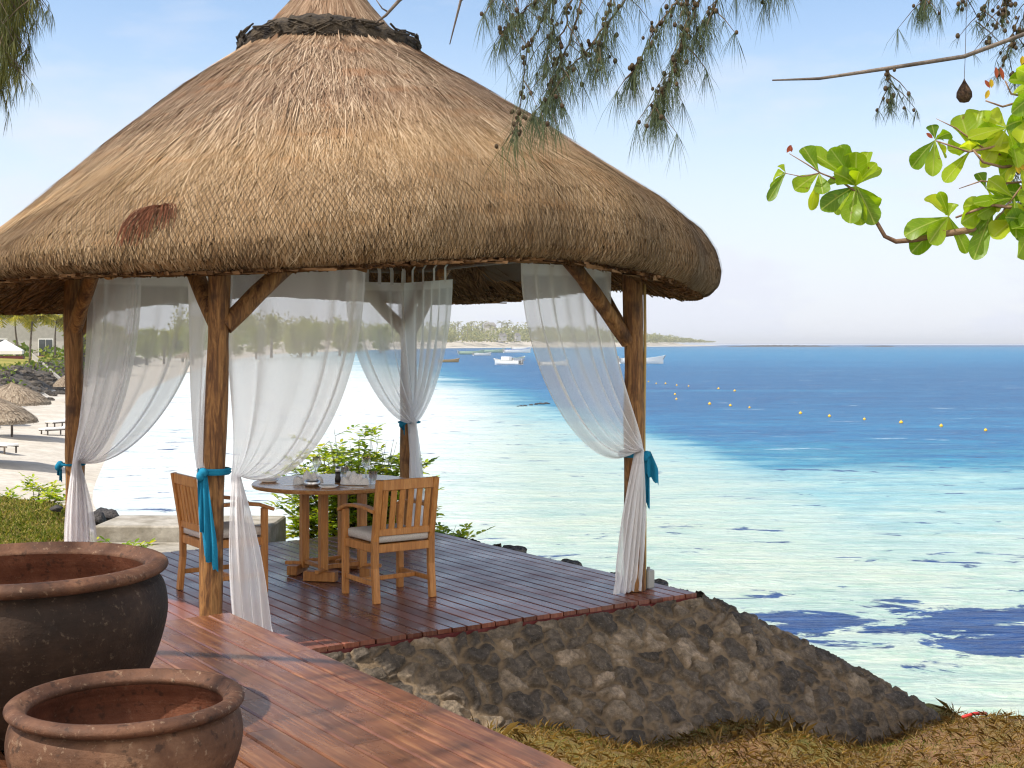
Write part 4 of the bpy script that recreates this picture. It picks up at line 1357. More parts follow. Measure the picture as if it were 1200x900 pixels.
def near_ok(x, y, r):
    d = poly_dist(x, y)
    loc1 = (x - O.x) * E1.x + (y - O.y) * E1.y; loc2 = (x - O.x) * E2.x + (y - O.y) * E2.y
    # foot line of the revetment: out distance grows to the right
    foot = np.interp(loc2, [-2.4, -1.3, 0, 1, 2, 3.6], [-.86, -1.03, -1.12, -1.05, -.90, -.80])
    under_walk = (loc2 > ub + .02) & (loc1 < ua)
    green = np.sin(x * 1.7 + 1) * np.sin(y * 2.3 + x) + r.normal(0, .45, len(x))
    near_foot = (loc1 > foot - .35) 
    return (d < .12) & (loc1 < foot + .03) & (~under_walk), green, near_foot
def acc_green(x, y, r):
    ok, g, nf = near_ok(x, y, r); bare = np.sin(x * 1.1 - .7) * .5 + np.sin(y * 1.9) * .3
    return ok & (g > np.where(y < 7.3, -.7, -.1)) & (bare > -.45) & (r.random(len(x)) < np.clip(.95 - .28 * (x - .8), .15, 1))
def acc_straw(x, y, r):
    ok, g, nf = near_ok(x, y, r); return ok & ((g < .2) | nf)
blades('green_grass', 90000, (-.4, 4.6, 4.4, 10.8), .014, .042, .0011, GRASS, .9, 1, acc_green)
blades('dry_grass', 46000, (-.4, 4.6, 4.4, 10.8), .03, .09, .0009, STRAW, 1.7, 2, acc_straw)
def acc_tuft(x, y, r):
    ok, g, nf = near_ok(x, y, r); return ok & nf & (np.sin(x * 9) * np.sin(y * 7 + x * 3) > .35)
blades('straw_tufts', 7000, (-.4, 4.4, 6.6, 10.8), .06, .17, .0010, STRAW, .9, 3, acc_tuft)
def acc_left(x, y, r): return poly_dist(x, y) < .25
blades('lawn_grass', 70000, (-9.0, -3.6, 11.0, 19.3), .03, .09, .006, GRASS, .8, 4, acc_left)
# litter of fallen twigs on the right slope
TWIG = simple('dead_twig', (.10, .055, .03), (.26, .16, .09), 12, .8)
tw = MB()
for k in range(260):
    x = random.uniform(1.3, 4.1); y = random.uniform(6.5, 10.3)
    ok, _, _ = near_ok(np.array([x]), np.array([y]), RNG)
    if not ok[0]: continue
    a = random.random() * 6.28; l = random.uniform(.05, .22)
    p = [Vector((x + math.cos(a) * l * t, y + math.sin(a) * l * t, 0)) for t in (-.5, 0, .5)]
    for q in p: q.z = float(gz(q.x, q.y)) + random.uniform(.008, .03)
    tw.tube(p, random.uniform(.0015, .004), 4)
tag(tw.build('fallen_twigs', TWIG), kind='stuff')
m = MB(); p0 = P(1128, 842, 9.3); p1 = P(1155, 836, 9.5)
for p in (p0, p1): p.z = float(gz(p.x, p.y)) + .035
m.tube([p0, p0.lerp(p1, .5) + Vector((0, 0, .012)), p1], .012, 8)
tag(m.build('litter_tube', REDPL, None, True), 'small red plastic tube lying on the dry grass slope', 'litter')

# ------------------------------------------------------------------ foliage builders
BUSHLEAF = leafmat('bush_leaf', [(.07, .14, .006), (.18, .29, .01), (.36, .46, .015), (.58, .55, .03)], .5, .4, .4, 2.2)
ALMOND = leafmat('almond_leaf', [(.16, .27, .008), (.32, .44, .012), (.50, .58, .03)], .72, .4, .4, 1.5)
CASU = leafmat('casuarina_needle', [(.045, .07, .045), (.075, .105, .055), (.12, .145, .06)], .4, .5, .3, 2)
CASU_L = leafmat('casuarina_needle_left', [(.03, .045, .008), (.07, .085, .012), (.15, .145, .02)], .3, .5, .3, 2)  # yellower green needles of the left tree
CONE = simple('casuarina_cone', (.03, .02, .012), (.10, .065, .03), 40, .8)
BARK = simple('grey_bark', (.07, .055, .045), (.22, .18, .15), 8, .85, (1, 1, .4), .6, .02)
BARKW = simple('warm_bark', (.15, .085, .05), (.33, .21, .13), 8, .75, (1, 1, 1), .5, .01)
STEM = simple('dark_stem', (.05, .035, .02), (.12, .08, .045), 12, .8)
TREELEAF = leafmat('shore_tree_leaf', [(.20, .23, .08), (.30, .32, .11), (.42, .41, .16)], .45, .7, .15, .08)
TREELEAF2 = leafmat('dark_tree_leaf', [(.15, .19, .06), (.24, .27, .08), (.34, .35, .12)], .45, .7, .15, .1)
PALM = leafmat('palm_frond', [(.10, .12, .012), (.24, .23, .02), (.42, .34, .04)], .45, .5, .3, .3)
PALM_FAR = leafmat('far_palm_frond', [(.10, .12, .03), (.18, .18, .05), (.28, .25, .08)], .4, .6, .2, .05)

def veins():
    t = NT('almond_leaf_veined')
    isl = t.island(); lu = t.attr('lu'); lv = t.attr('lv')
    al = t.math('ABSOLUTE', lv)
    nz = t.noise(t.pos(), 9, 4, .6)
    f = t.math('ADD', t.math('MULTIPLY', isl, .75), t.math('MULTIPLY', nz, .35), clamp=True)
    col = t.ramp(f, [(.1, (.09, .19, .01)), (.45, (.22, .36, .012)), (.75, (.38, .50, .018)), (1, (.55, .58, .04))])
    mid = t.maprange(al, .09, .03)
    lat = t.math('ABSOLUTE', t.math('SINE', t.math('MULTIPLY', t.math('SUBTRACT', lu, t.math('MULTIPLY', al, .22)), 27.0)))
    latm = t.math('MULTIPLY', t.maprange(lat, .22, .06), .4)
    vm = t.math('MAXIMUM', mid, latm)
    col = t.mix(t.math('MULTIPLY', vm, .6), col, (.55, .60, .16))
    spot = t.maprange(t.noise(t.pos(), 34, 3, .6), .66, .72)
    col = t.mix(t.math('MULTIPLY', spot, .7), col, (.22, .12, .03))
    t.set(col, .38, t.bump(vm, .3, .004), .45)
    tr = t.n('ShaderNodeBsdfTranslucent'); t.l(t.mix(1.0, col, (1.2, 1.2, .5), 'MULTIPLY'), tr.inputs[0])
    ms = t.n('ShaderNodeMixShader'); ms.inputs[0].default_value = .66
    t.l(t.b.outputs[0], ms.inputs[1]); t.l(tr.outputs[0], ms.inputs[2]); t.l(ms.outputs[0], t.out.inputs[0])
    return t.m
ALMOND = veins()
def leaf_poly(base, tip, w, nrm, shape='oval'):
    base = Vector(base); tip = Vector(tip); d = tip - base
    s = d.cross(nrm).normalized() * w
    n2 = s.cross(d).normalized() * w
    if shape == 'oval':
        pr_ = [(0, .06), (.3, .8), (.62, .9), (.88, .45)]
    else:   # obovate sea almond leaf
        pr_ = [(0, .05), (.28, .38), (.55, .78), (.78, 1.0), (.92, .75)]
    L_ = [base + d * t - s * k + n2 * .25 * k for (t, k) in pr_]
    R_ = [base + d * t + s * k + n2 * .25 * k for (t, k) in pr_]
    M_ = [base + d * t for (t, k) in pr_]
    return L_, M_, R_, tip
def add_leaf(mb, base, tip, w, nrm, shape='oval', droop=0.0):
    Lp, Mp, Rp, tip = leaf_poly(base, tip, w, nrm, shape)
    n = len(Lp)
    if droop:
        for arr in (Lp, Mp, Rp):
            for i, p in enumerate(arr): p.z -= droop * ((i + .5) / n) ** 2
        tip = Vector(tip); tip.z -= droop * 1.15
    b = Lp + Mp + Rp + [tip]
    fs = []
    for i in range(n - 1):
        fs.append((i, n + i, n + i + 1, i + 1)); fs.append((n + i, 2 * n + i, 2 * n + i + 1, n + i + 1))
    fs.append((n - 1, 2 * n - 1, 3 * n)); fs.append((2 * n - 1, 3 * n - 1, 3 * n))
    mb.add(b, fs)

# bush behind the table
def bush(c, rx, ry, h, nst, label, seed, nm='leafy_bush'):
    rs = random.Random(seed)
    root = empty(nm, tuple(c), 0, label, 'bush')
    fol = MB(); stm = MB()
    for k in range(nst):
        a = rs.random() * 6.28; rr = math.sqrt(rs.random())
        top = Vector((rx * rr * math.cos(a), ry * rr * math.sin(a), h * (1 - .3 * rr * rr) * (rs.uniform(.2, 1.0) ** .6)))
        b = Vector((top.x * .25, top.y * .25, 0))
        mid = b.lerp(top, .5) + Vector((0, 0, .06))
        stm.tube([b, mid, top], [.007, .005, .002], 4)
        for q in range(rs.randint(4, 7)):
            t = rs.uniform(.35, 1)
            o = mid.lerp(top, t * 2 - 1) if t > .5 else b.lerp(mid, t * 2)
            az = rs.random() * 6.28; el = rs.uniform(-.25, .7); ln = rs.uniform(.16, .28)
            d = Vector((math.cos(az) * math.cos(el), math.sin(az) * math.cos(el), math.sin(el)))
            tip = o + d * ln
            stm.tube([o, tip], [.003, .0015], 3, False)
            side = d.cross(Vector((0, 0, 1))).normalized()
            nl = 4
            for z in range(nl):
                f = (z + 1) / nl
                for sg in (-1, 1):
                    bs = o.lerp(tip, f * .92)
                    dd = (side * sg + d * .55 + Vector((0, 0, rs.uniform(-.3, .25)))).normalized()
                    l2 = rs.uniform(.065, .10)
                    add_leaf(fol, bs, bs + dd * l2, l2 * .26, Vector((rs.uniform(-.5, .5), rs.uniform(-.5, .5), 1)))
            add_leaf(fol, tip, tip + d * .08, .02, Vector((0, 0, 1)))
    fol.build('foliage', BUSHLEAF, root); stm.build('stem', STEM, root)
    return root
bush((-1.62, 13.65, -.55), .80, .62, 1.62, 190, 'bright green leafy bush behind the dining table', 3)
bush((-.75, 13.25, -.5), .35, .3, .62, 22, 'small low green bush at the foot of the back post', 4)
bush((-3.55, 11.95, -.35), .28, .2, .36, 18, 'tiny green plant at the deck edge behind the left chair', 5, 'low_plant')
for i, (u, Y, h, lab) in enumerate(((10, 17.9, .40, 'low green creeper at the far left lawn edge'), (42, 17.4, .62, 'taller leafy weed on the lawn edge in the middle'), (61, 16.9, .50, 'leafy weed on the lawn edge next to the left curtain'))):
    x = (u - 600) / FPX * Y
    bush((x, Y, float(gz(x, Y)) - .05),   .14, .10, h * .6, 3, lab, 20 + i, 'weed')

# ------------------------------------------------------------------ casuarina trees
def needles(arr, p, n, ln, spread, rs, down=1.0):
    for k in range(n):
        d = Vector((rs.gauss(0, spread), rs.gauss(0, spread), -down)).normalized()
        l = ln * rs.uniform(.55, 1.15)
        q = p + d * l * .5 + Vector((rs.gauss(0, .006), rs.gauss(0, .006), 0))
        e = q + (d + Vector((0, 0, -.35))).normalized() * l * .5
        s = Vector((-d.y - .3, d.x + .2, .1)).normalized() * .0006
        s2 = Vector((1, 0, 0)) * .00065
        arr.append([p - s2, p + s2, q + s2, e, q - s2])
def casuarina(name, base, trunk_top, label, sprays, mat, limb_pts, seed, cones=True, nn=1.0):
    # sprays: path, twig radius, needles per node, needle length, spread
    rs = random.Random(seed)
    root = empty(name, tuple(base), 0, label, 'tree')
    b = Vector(base)
    t = MB(); t.tube([Vector((0, 0, 0)), Vector(trunk_top) * .5 + Vector((.05, .02, 0)), Vector(trunk_top)], [.13, .11, .08], 12, True, .06)
    t.build('trunk', BARK, root, True)
    lm = MB()
    for pts in limb_pts:
        n = len(pts); lm.tube([Vector(p) - b for p in pts[0]], pts[1], 7)
    tw_ = MB(); nd = []; cn = MB(); cl = []
    for (path, r0, dens, ln, spr) in sprays:
        path = [Vector(p) - b for p in path]
        # refine
        fine = []
        for i in range(len(path) - 1):
            for k in range(8): fine.append(path[i].lerp(path[i + 1], k / 8) + Vector((rs.gauss(0, .004), rs.gauss(0, .004), rs.gauss(0, .003))))
        fine.append(path[-1])
        tw_.tube(fine, [r0 * (1 - .75 * i / len(fine)) for i in range(len(fine))], 5)
        N = len(fine)
        for i, p in enumerate(fine):
            if rs.random() < .75: needles(nd, p, int(dens * nn * (.5 + i / N)), ln, spr, rs)
            if cones and rs.random() < .42:
                for q in range(rs.randint(1, 4)):
                    cl.append((p + Vector((rs.gauss(0, .010), rs.gauss(0, .010), rs.gauss(0, .010))), rs.uniform(.006, .0095)))
            # side twiglets
            if rs.random() < .35 and i > 1:
                az = rs.random() * 6.28
                d = Vector((math.cos(az) * .7, math.sin(az) * .7, -.75)).normalized()
                l = rs.uniform(.05, .16)
                e = p + d * l
                tw_.tube([p, p + d * l * .5 + Vector((0, 0, .008)), e], [.0025, .002, .001], 4, False)
                needles(nd, e, int(dens * nn * 1.2), ln, spr, rs); needles(nd, p.lerp(e, .5), int(dens * nn * .6), ln, spr, rs)
                if cones and rs.random() < .5:
                    cl.append((e + Vector((rs.gauss(0, .01), 0, 0)), rs.uniform(.006, .0095)))
        needles(nd, fine[-1], int(dens * nn * 2.2), ln * 1.1, spr, rs)
    for k in range(0): pass
    lm.build('limb', BARK, root, True)
    tw_.build('twigs', STEM, root)
    quads_mesh('needles', np.array([[tuple(p) for p in x] for x in nd]), 5, mat, root)
    if cones and cl:
        cl.sort(key=lambda q: q[0].z)
        me = None
        for (p, r) in cl[:100]:
            if me is None:
                m1 = MB(); m1.ball((0, 0, 0), 1.0, 8, 6, 1.25); o1 = m1.build('cone', CONE, root, True); me = o1.data
            else:
                o1 = bpy.data.objects.new('cone', me); COL.objects.link(o1); o1.parent = root
            o1.location = p; o1.scale = (r, r, r); o1.rotation_euler = (rs.uniform(-.6, .6), rs.uniform(-.6, .6), 0)
        for (p, r) in cl[100:]: cn.ball(p, r, 7, 5, 1.25)
        if cn.v:
            o1 = cn.build('cone_clusters', CONE, root, True); o1['kind'] = 'stuff'
    return root
Yc = 5.0
def U(u, v, Y=Yc): return P(u, v, Y)
# right tree: trunk off to the right, a limb passes above the frame
baseR = Vector((3.4, 5.6, float(gz(3.4, 5.6)) - .05))
topR = Vector((-.25, -.2, 4.9))
limbR = [U(1560, -190, 5.4), U(1350, -150, 5.2), U(1150, -90, 5.0), U(930, -75, 5.0), U(740, -60, 5.0), U(600, -40, 5.0), U(540, 0, 5.0), U(527, 52, 5.0)]
limbR2 = [U(1500, -100, 5.3), U(1290, 5, 5.1), U(1200, 40, 5.0), U(1130, 66, 5.0), U(1040, 80, 5.0), U(960, 92, 5.0), U(905, 94, 5.0)]
limbR3 = [U(1500, -140, 5.5), U(1330, -80, 5.4), U(1220, -40, 5.3), U(1150, -30, 5.3)]
sprR = [
    ([U(700, -55), U(665, 10), U(655, 60), U(640, 120)], .0055, 5, .23, .45),
    ([U(660, -50), U(630, 0), U(600, 25), U(590, 40)], .005, 10, .15, .4),
    ([U(655, -45), U(640, 10), U(618, 60), U(608, 130), U(606, 155)], .0045, 4, .22, .45),
    ([U(760, -60), U(730, 5), U(690, 55), U(655, 95), U(625, 135)], .006, 9, .17, .35),
    ([U(650, -30), U(648, 30), U(640, 70)], .005, 9, .15, .35),
    ([U(720, -40), U(712, 15), U(702, 60)], .005, 9, .16, .3),
    ([U(690, -40), U(672, 40), U(650, 90), U(648, 105)], .005, 8, .15, .3),
    ([U(800, -60), U(795, 0), U(770, 30), U(755, 60), U(742, 85)], .005, 9, .17, .3),
    ([U(830, -70), U(820, 0), U(800, 50), U(780, 100), U(765, 130)], .006, 10, .17, .33),
    ([U(850, -70), U(838, 10), U(815, 40)], .005, 10, .16, .35),
    ([U(800, -50), U(805, 20), U(795, 70), U(770, 120)], .005, 9, .16, .3),
    ([U(640, -40), U(600, -15), U(575, -5)], .004, 9, .15, .35),
    ([U(900, -70), U(905, -45), U(912, -30)], .004, 12, .17, .3),
    ([U(880, -70), U(885, -40), U(888, -30)], .004, 10, .17, .3),
    ([U(1090, -70), U(1088, -10), U(1080, 5)], .004, 10, .12, .3),
    ([U(1040, 80), U(1043, 100), U(1045, 118)], .003, 10, .07, .35),
]
for (u, v) in ((1130, -20), (1150, 0), (1165, 20), (1180, -10), (1190, 30), (1175, 60), (1195, 70)):
    sprR.append(([U(u + 18, v - 40, 5.25), U(u + 6, v, 5.25), U(u - 6, v + 28, 5.25)], .003, 5, .07, .7))
for (u, v) in ((1200, 215), (1185, 205), (1196, 235)):
    sprR.append(([U(u + 30, v - 30, 5.4), U(u + 10, v - 5, 5.4), U(u - 3, v + 5, 5.4)], .003, 8, .08, .4))
casuarina('casuarina_tree', baseR, topR, 'casuarina tree at the right whose needle sprays with small cones hang across the sky', sprR, CASU,
          [(limbR, [.05, .035, .02, .014, .011, .009, .006, .002]), (limbR2, [.03, .016, .0085, .0085, .008, .006, .003]), (limbR3, [.03, .015, .01, .006]), ([U(600, -90, 5.3), U(520, -40, 5.3), U(468, 0, 5.3), U(452, 18, 5.3), U(440, 27, 5.3)], [.014, .011, .008, .006, .003]), ([U(455, 14, 5.3), U(448, 10, 5.3), U(441, 0, 5.3)], [.004, .003, .002])], 5, True, 1.25)
# left tree
baseL = Vector((-4.35, 5.6, float(gz(-4.35, 5.6)) - .05))
limbL = [U(-560, -160, 5.5), U(-300, -170, 5.3), U(-120, -110, 5.2), U(-20, -80, 5.2), U(60, -95, 5.2)]
limbL2 = [U(440, 30, 5.6), U(452, 18, 5.6), U(466, 0, 5.6), U(500, -90, 5.6), U(600, -160, 5.6)]
sprL = []
rs_ = random.Random(9)
for k in range(46):
    u = rs_.uniform(-70, 36); v0 = rs_.uniform(-60, 25); l = rs_.uniform(50, 100) * (1.0 if u < 22 else .6)
    y = 5.2 + rs_.uniform(-.25, .25)
    sprL.append(([U(u - 15, v0 - 50, y), U(u, v0, y), U(u + rs_.uniform(-4, 10), v0 + l * .6, y), U(u + rs_.uniform(-8, 14), v0 + l, y)], .0035, 8, .11, .22))
# boughs higher up that dapple the boardwalk and the pots
for k in range(60):
    x = rs_.uniform(-4.7, -2.2); y = rs_.uniform(2.6, 5.2); z = rs_.uniform(3.9, 5.4)
    sprL.append(([Vector((x - .25, y + .1, z + .25)), Vector((x, y, z)), Vector((x + .1, y, z - .25)), Vector((x + .13, y - .03, z - .6))], .005, 11, .16, .4))
casuarina('casuarina_tree', baseL, Vector((.1, -.2, 4.6)), 'casuarina tree at the left edge with dense drooping green foliage in the top corner', sprL, CASU_L,
          [(limbL, [.05, .035, .02, .012, .006])], 6, False, 1.0)
tag(bpy.data.objects['casuarina_tree.001'] if 'casuarina_tree.001' in bpy.data.objects else None or bpy.data.objects['casuarina_tree'])
# small bare forked twig by the roof top belongs to the right tree's limb
# weaver nest hanging from the twig
nest = empty('weaver_nest', tuple(U(1130, 108, 5.1)), 0, 'brown woven bird nest hanging on a thread beside the leafy branch', 'bird nest')
NEST = simple('nest_fibre', (.05, .03, .018), (.20, .12, .07), 40, .9, (1, 1, 1), .9, .02)
m = MB(); m.lathe([(.001, -.042), (.018, -.038), (.03, -.02), (.029, 0), (.019, .02), (.009, .036), (.003, .048), (.001, .055)], 18); m.build('nest_body', NEST, nest, True)
m = MB(); m.tube([(0, 0, .05), (.004, 0, .15), (.008, 0, .30), (.01, 0, .62)], .0012, 4); m.build('thread', STEM, nest)

# ------------------------------------------------------------------ sea almond branch
def almond():
    rs = random.Random(12)
    base = Vector((3.9, 7.2, float(gz(3.9, 7.2)) - .05))
    root = empty('sea_almond_tree', tuple(base), 0, 'sea almond tree reaching in from the right with large backlit leaves', 'tree')
    t = MB(); topt = P(1480, 262, 6.0) - base
    t.tube([Vector((0, 0, 0)), topt * .5 + Vector((.1, 0, .1)), topt, topt + Vector((.2, .1, 1.6))], [.10, .085, .07, .05], 12, True, .06)
    t.build('trunk', BARKW, root, True)
    Y = 5.0
    lm = MB()
    def br(pts, r): lm.tube([Vector(p) - base for p in pts], r, 8)
    main = [P(1480, 262, 6.0), P(1330, 258, 5.4), P(1200, 265, 5.05), P(1140, 269, 5.0), P(1095, 276, 5.0), P(1072, 281, 5.0), P(1050, 283, 5.0), P(1037, 277, 5.0), P(1026, 258, 5.0), P(1018, 242, 5.0), P(1006, 227, 5.0)]
    br(main, [.04, .026, .0155, .014, .012, .010, .0095, .0085, .008, .0075, .006])
    br([P(1006, 227, 5), P(985, 212, 4.98), P(962, 203, 4.95), P(945, 192, 4.95), P(925, 180, 4.95)], [.005, .004, .003, .0025, .0015])
    br([P(960, 203, 4.95), P(940, 207, 4.95), P(920, 203, 4.95)], [.003, .002, .0015])
    br([P(1335, 258, 5.41), P(1300, 250, 5.4), P(1215, 247, 5.05), P(1160, 240, 4.95), P(1120, 255, 4.95)], [.013, .012, .008, .006, .004])
    br([P(1488, 225, 6.03), P(1330, 200, 5.6), P(1230, 188, 5.1), P(1175, 196, 5.0), P(1152, 190, 4.95), P(1140, 175, 4.95)], [.024, .014, .009, .006, .005, .004])
    br([P(1492, 150, 6.04), P(1370, 150, 5.7), P(1240, 150, 5.3), P(1200, 162, 5.05), P(1165, 172, 5.0), P(1135, 178, 4.95), P(1097, 165, 4.95)], [.022, .015, .01, .006, .005, .004, .003])
    br([P(1330, 200, 5.6), P(1250, 200, 5.2), P(1205, 195, 5.1), P(1150, 172, 5.0), P(1120, 150, 5.0), P(1097, 139, 5.0)], [.011, .008, .005, .004, .003, .001])
    br([P(1370, 150, 5.7), P(1240, 170, 5.2), P(1196, 220, 5.0), P(1175, 248, 5.0), P(1163, 262, 5.0)], [.009, .006, .004, .003, .002])
    br([P(1498, 60, 6.05), P(1370, 85, 5.6), P(1260, 100, 5.2), P(1210, 115, 5.1), P(1175, 125, 5.0), P(1155, 118, 5.0)], [.018, .012, .008, .006, .004, .003])
    br([P(1210, 115, 5.1), P(1185, 110, 5.0), P(1178, 95, 5.0)], [.005, .004, .003])
    br([P(1200, 213, 5.0), P(1175, 215, 5), P(1150, 212, 4.98), P(1124, 221, 4.95)], [.004, .004, .003, .0015])
    lm.build('limb', BARKW, root, True)
    LV = []; LF = []; LU = []; LW = []
    prof_w = [(0, .03), (.08, .10), (.2, .24), (.35, .46), (.5, .70), (.63, .89), (.75, 1.0), (.85, .97), (.93, .76), (.98, .42), (1.0, .12)]
    def leaf(u, v, tu, tv, w, dy=0.0, Y=5.0):
        b = P(u, v, Y) - base; tip = P(tu, tv, Y + dy) - base
        nrm = Vector((rs.uniform(-.7, .7), -1.0, rs.uniform(-.3, .9))).normalized()
        d = tip - b; sd = d.cross(nrm).normalized(); up = sd.cross(d).normalized(); Ln = d.length
        cup = rs.uniform(.15, .55); curl = rs.uniform(-.16, .16); wv = rs.uniform(0, 6); wa = rs.uniform(.02, .07)
        b0 = len(LV); cols_ = (-1, -.5, 0, .5, 1)
        for (t, k) in prof_w:
            for c in cols_:
                k2 = k * (1 + .06 * math.sin(t * 14 + wv + c))
                p = b + d * t + sd * w * k2 * c + up * (w * cup * abs(c) ** 1.5 * k + curl * Ln * t * t + wa * w * 4 * math.sin(t * 9 + wv) * abs(c) * k)
                p.z -= .02 * t * t
                LV.append(p); LU.append(t); LW.append(c * k)
        for r in range(len(prof_w) - 1):
            for c in range(4): LF.append((b0 + r * 5 + c, b0 + r * 5 + c + 1, b0 + r * 5 + c + 6, b0 + r * 5 + c + 5))
    def rosette(u, v, tips, Y=5.0):
        for (tu, tv, wpx, dy) in tips: leaf(u, v, tu, tv, wpx / FPX * Y * .5, dy, Y)
    # main cluster near the branch end
    rosette(1003, 218, [(948, 166, 22, .02), (972, 168, 24, -.03), (986, 166, 20, .05), (1003, 172, 30, -.05), (1016, 168, 18, .06), (1026, 185, 14, -.08), (1030, 192, 12, .05),
                        (982, 196, 26, -.08), (970, 205, 26, .05), (962, 240, 24, -.03), (978, 244, 26, .04), (996, 256, 24, -.06), (1010, 258, 20, .0), (1022, 240, 30, .06), (1026, 256, 24, -.03), (1006, 196, 20, -.1), (992, 190, 22, -.02)])
    rosette(960, 203, [(941, 167, 20, .02), (930, 220, 24, -.03), (965, 224, 18, -.05), (952, 241, 14, .03)])
    rosette(921, 203, [(906, 202, 15, .02), (900, 231, 12, .0), (912, 188, 9, .0), (903, 214, 6, .04)])
    rosette(1112, 254, [(1082, 228, 28, .03), (1100, 218, 12, -.03), (1118, 232, 14, .0), (1062, 266, 24, -.03), (1068, 290, 24, .03), (1090, 278, 24, -.05), (1106, 272, 26, .03), (1132, 291, 16, .0), (1104, 240, 14, -.06)])
    rosette(1096, 164, [(1092, 140, 14, .0), (1114, 150, 16, -.03), (1069, 190, 20, .02), (1093, 200, 20, -.02), (1108, 178, 14, .04), (1104, 156, 10, .0)])
    rosette(1138, 176, [(1126, 128, 30, .02), (1148, 124, 30, .06), (1162, 140, 20, .05), (1108, 172, 26, -.03), (1106, 210, 18, -.06), (1135, 158, 24, -.05), (1150, 152, 20, -.03), (1186, 160, 30, .0), (1178, 184, 26, .05), (1112, 204, 10, .0)])
    rosette(1155, 221, [(1147, 196, 20, .0), (1175, 224, 16, .04), (1172, 240, 14, -.04), (1165, 205, 12, .0)])
    rosette(1166, 240, [(1122, 256, 26, -.03), (1128, 238, 22, .03), (1152, 262, 20, .04), (1140, 300, 22, .0), (1137, 268, 14, -.02)])
    rosette(1192, 255, [(1162, 275, 26, -.03), (1204, 275, 20, .02), (1210, 240, 24, .05), (1180, 240, 16, .02)])
    rosette(1196, 190, [(1172, 200, 26, .03), (1204, 150, 30, .04), (1180, 170, 24, -.04), (1216, 200, 28, .03), (1190, 158, 26, .0), (1208, 222, 20, -.03), (1178, 206, 12, .0)])
    rosette(1205, 140, [(1178, 142, 24, .0), (1186, 128, 20, .03), (1206, 98, 26, -.02), (1225, 130, 26, .0), (1196, 165, 26, -.05)])
    # more leaves crowding in from the right
    for (u, v) in ((1212, 170), (1222, 235), (1226, 100), (1215, 262), (1180, 150), (1188, 232)):
        for k in range(7):
            a = rs.uniform(1.6, 5.2) if k < 5 else rs.uniform(0, 6.28); l = rs.uniform(32, 52)
            leaf(u, v, u + math.cos(a) * l, v - math.sin(a) * l * .9, rs.uniform(9, 13) / FPX * 5, rs.uniform(-.08, .08))
    link_mesh('leaves', LV, LF, ALMOND, root, True, {'lu': LU, 'lv': LW})
    # small yellow and red new leaf buds
    YL = leafmat('yellow_bud', [(.5, .30, .01), (.6, .4, .02)], .5, .4, .4)
    RL = leafmat('red_bud', [(.28, .05, .02), (.38, .08, .03)], .5, .4, .4)
    for (tu, tv, l, w_, mt_) in ((1155, 116, .035, .010, YL), (1162, 103, .035, .01, YL), (1197, 76, .035, .01, YL), (1200, 200, .035, .01, YL), (1195, 204, .035, .01, YL),
                       (1176, 94, .05, .009, RL), (1168, 92, .045, .009, RL), (1160, 103, .03, .009, RL), (922, 179, .03, .009, RL), (928, 178, .025, .009, RL), (1093, 162, .02, .009, RL)):
        bd = MB(); p = P(tu, tv, 4.98) - base
        add_leaf(bd, p, p + Vector((rs.uniform(-.025, .02), 0, l)), w_, Vector((0, -1, .2)), 'oval')
        bd.build('leaf_bud', mt_, root)
almond()

# ------------------------------------------------------------------ palms and shore trees
def palm_mesh(h, nf, fl, seed, lean=.06, tr=.16, nleaf=18, droop=1.0, mat=PALM, name='palm_tree'):
    rs = random.Random(seed)
    root = empty(name)
    t = MB(); pts = [Vector((lean * h * (k / 7) ** 1.6, .02 * h * math.sin(k), h * k / 7)) for k in range(8)]
    t.tube(pts, [tr * 1.25] + [tr * (1 - .05 * k) for k in range(1, 8)], 8, True, .05)
    t.build('trunk', BARK, root, True)
    top = pts[-1]; f = MB()
    for k in range(nf):
        az = 6.283 * k / nf + rs.uniform(-.3, .3); el = rs.uniform(-.25, 1.15)
        d = Vector((math.cos(az), math.sin(az), 0)); L0 = fl * rs.uniform(.8, 1.1)
        rach = []
        for i in range(9):
            s = i / 8
            rach.append(top + d * L0 * s * math.cos(el * (1 - .5 * s)) + Vector((0, 0, L0 * (math.sin(el) * s - .62 * droop * s * s))))
        f.tube(rach, [.035 * (1 - .8 * i / 8) for i in range(9)], 4, False)
        side = Vector((-d.y, d.x, 0))
        for i in range(nleaf):
            s = .1 + .9 * i / nleaf; x = s * 8; j = min(int(x), 7); p = rach[j].lerp(rach[j + 1], x - j)
            tg = (rach[j + 1] - rach[j]).normalized()
            ll = fl * .30 * math.sin(math.pi * min(1, .18 + s * .8)) + .08
            for sg in (-1, 1):
                e = p + side * sg * ll * .75 + tg * ll * .45 + Vector((0, 0, -ll * rs.uniform(.25, .6)))
                w_ = tg * fl * .028
                f.add([p - w_, p + w_, e + w_ * .5, e - w_ * .5], [(0, 1, 2, 3)])
    f.build('crown', mat, root)
    return root
def place(root, p, rz=0.0, sc=1.0):
    root.location = p; root.rotation_euler = (0, 0, rz); root.scale = (sc, sc, sc); return root
def on_coast(u, wv, dv=0):
    """point of the coast strip with photo column u at inland offset wv"""
    best = None
    for i in range(len(SS)):
        p = coast_point(i, wv)
        uu = 600 + p.x / p.y * FPX
        if best is None or abs(uu - u) < best[0]: best = (abs(uu - u), p, i)
    return best[1]
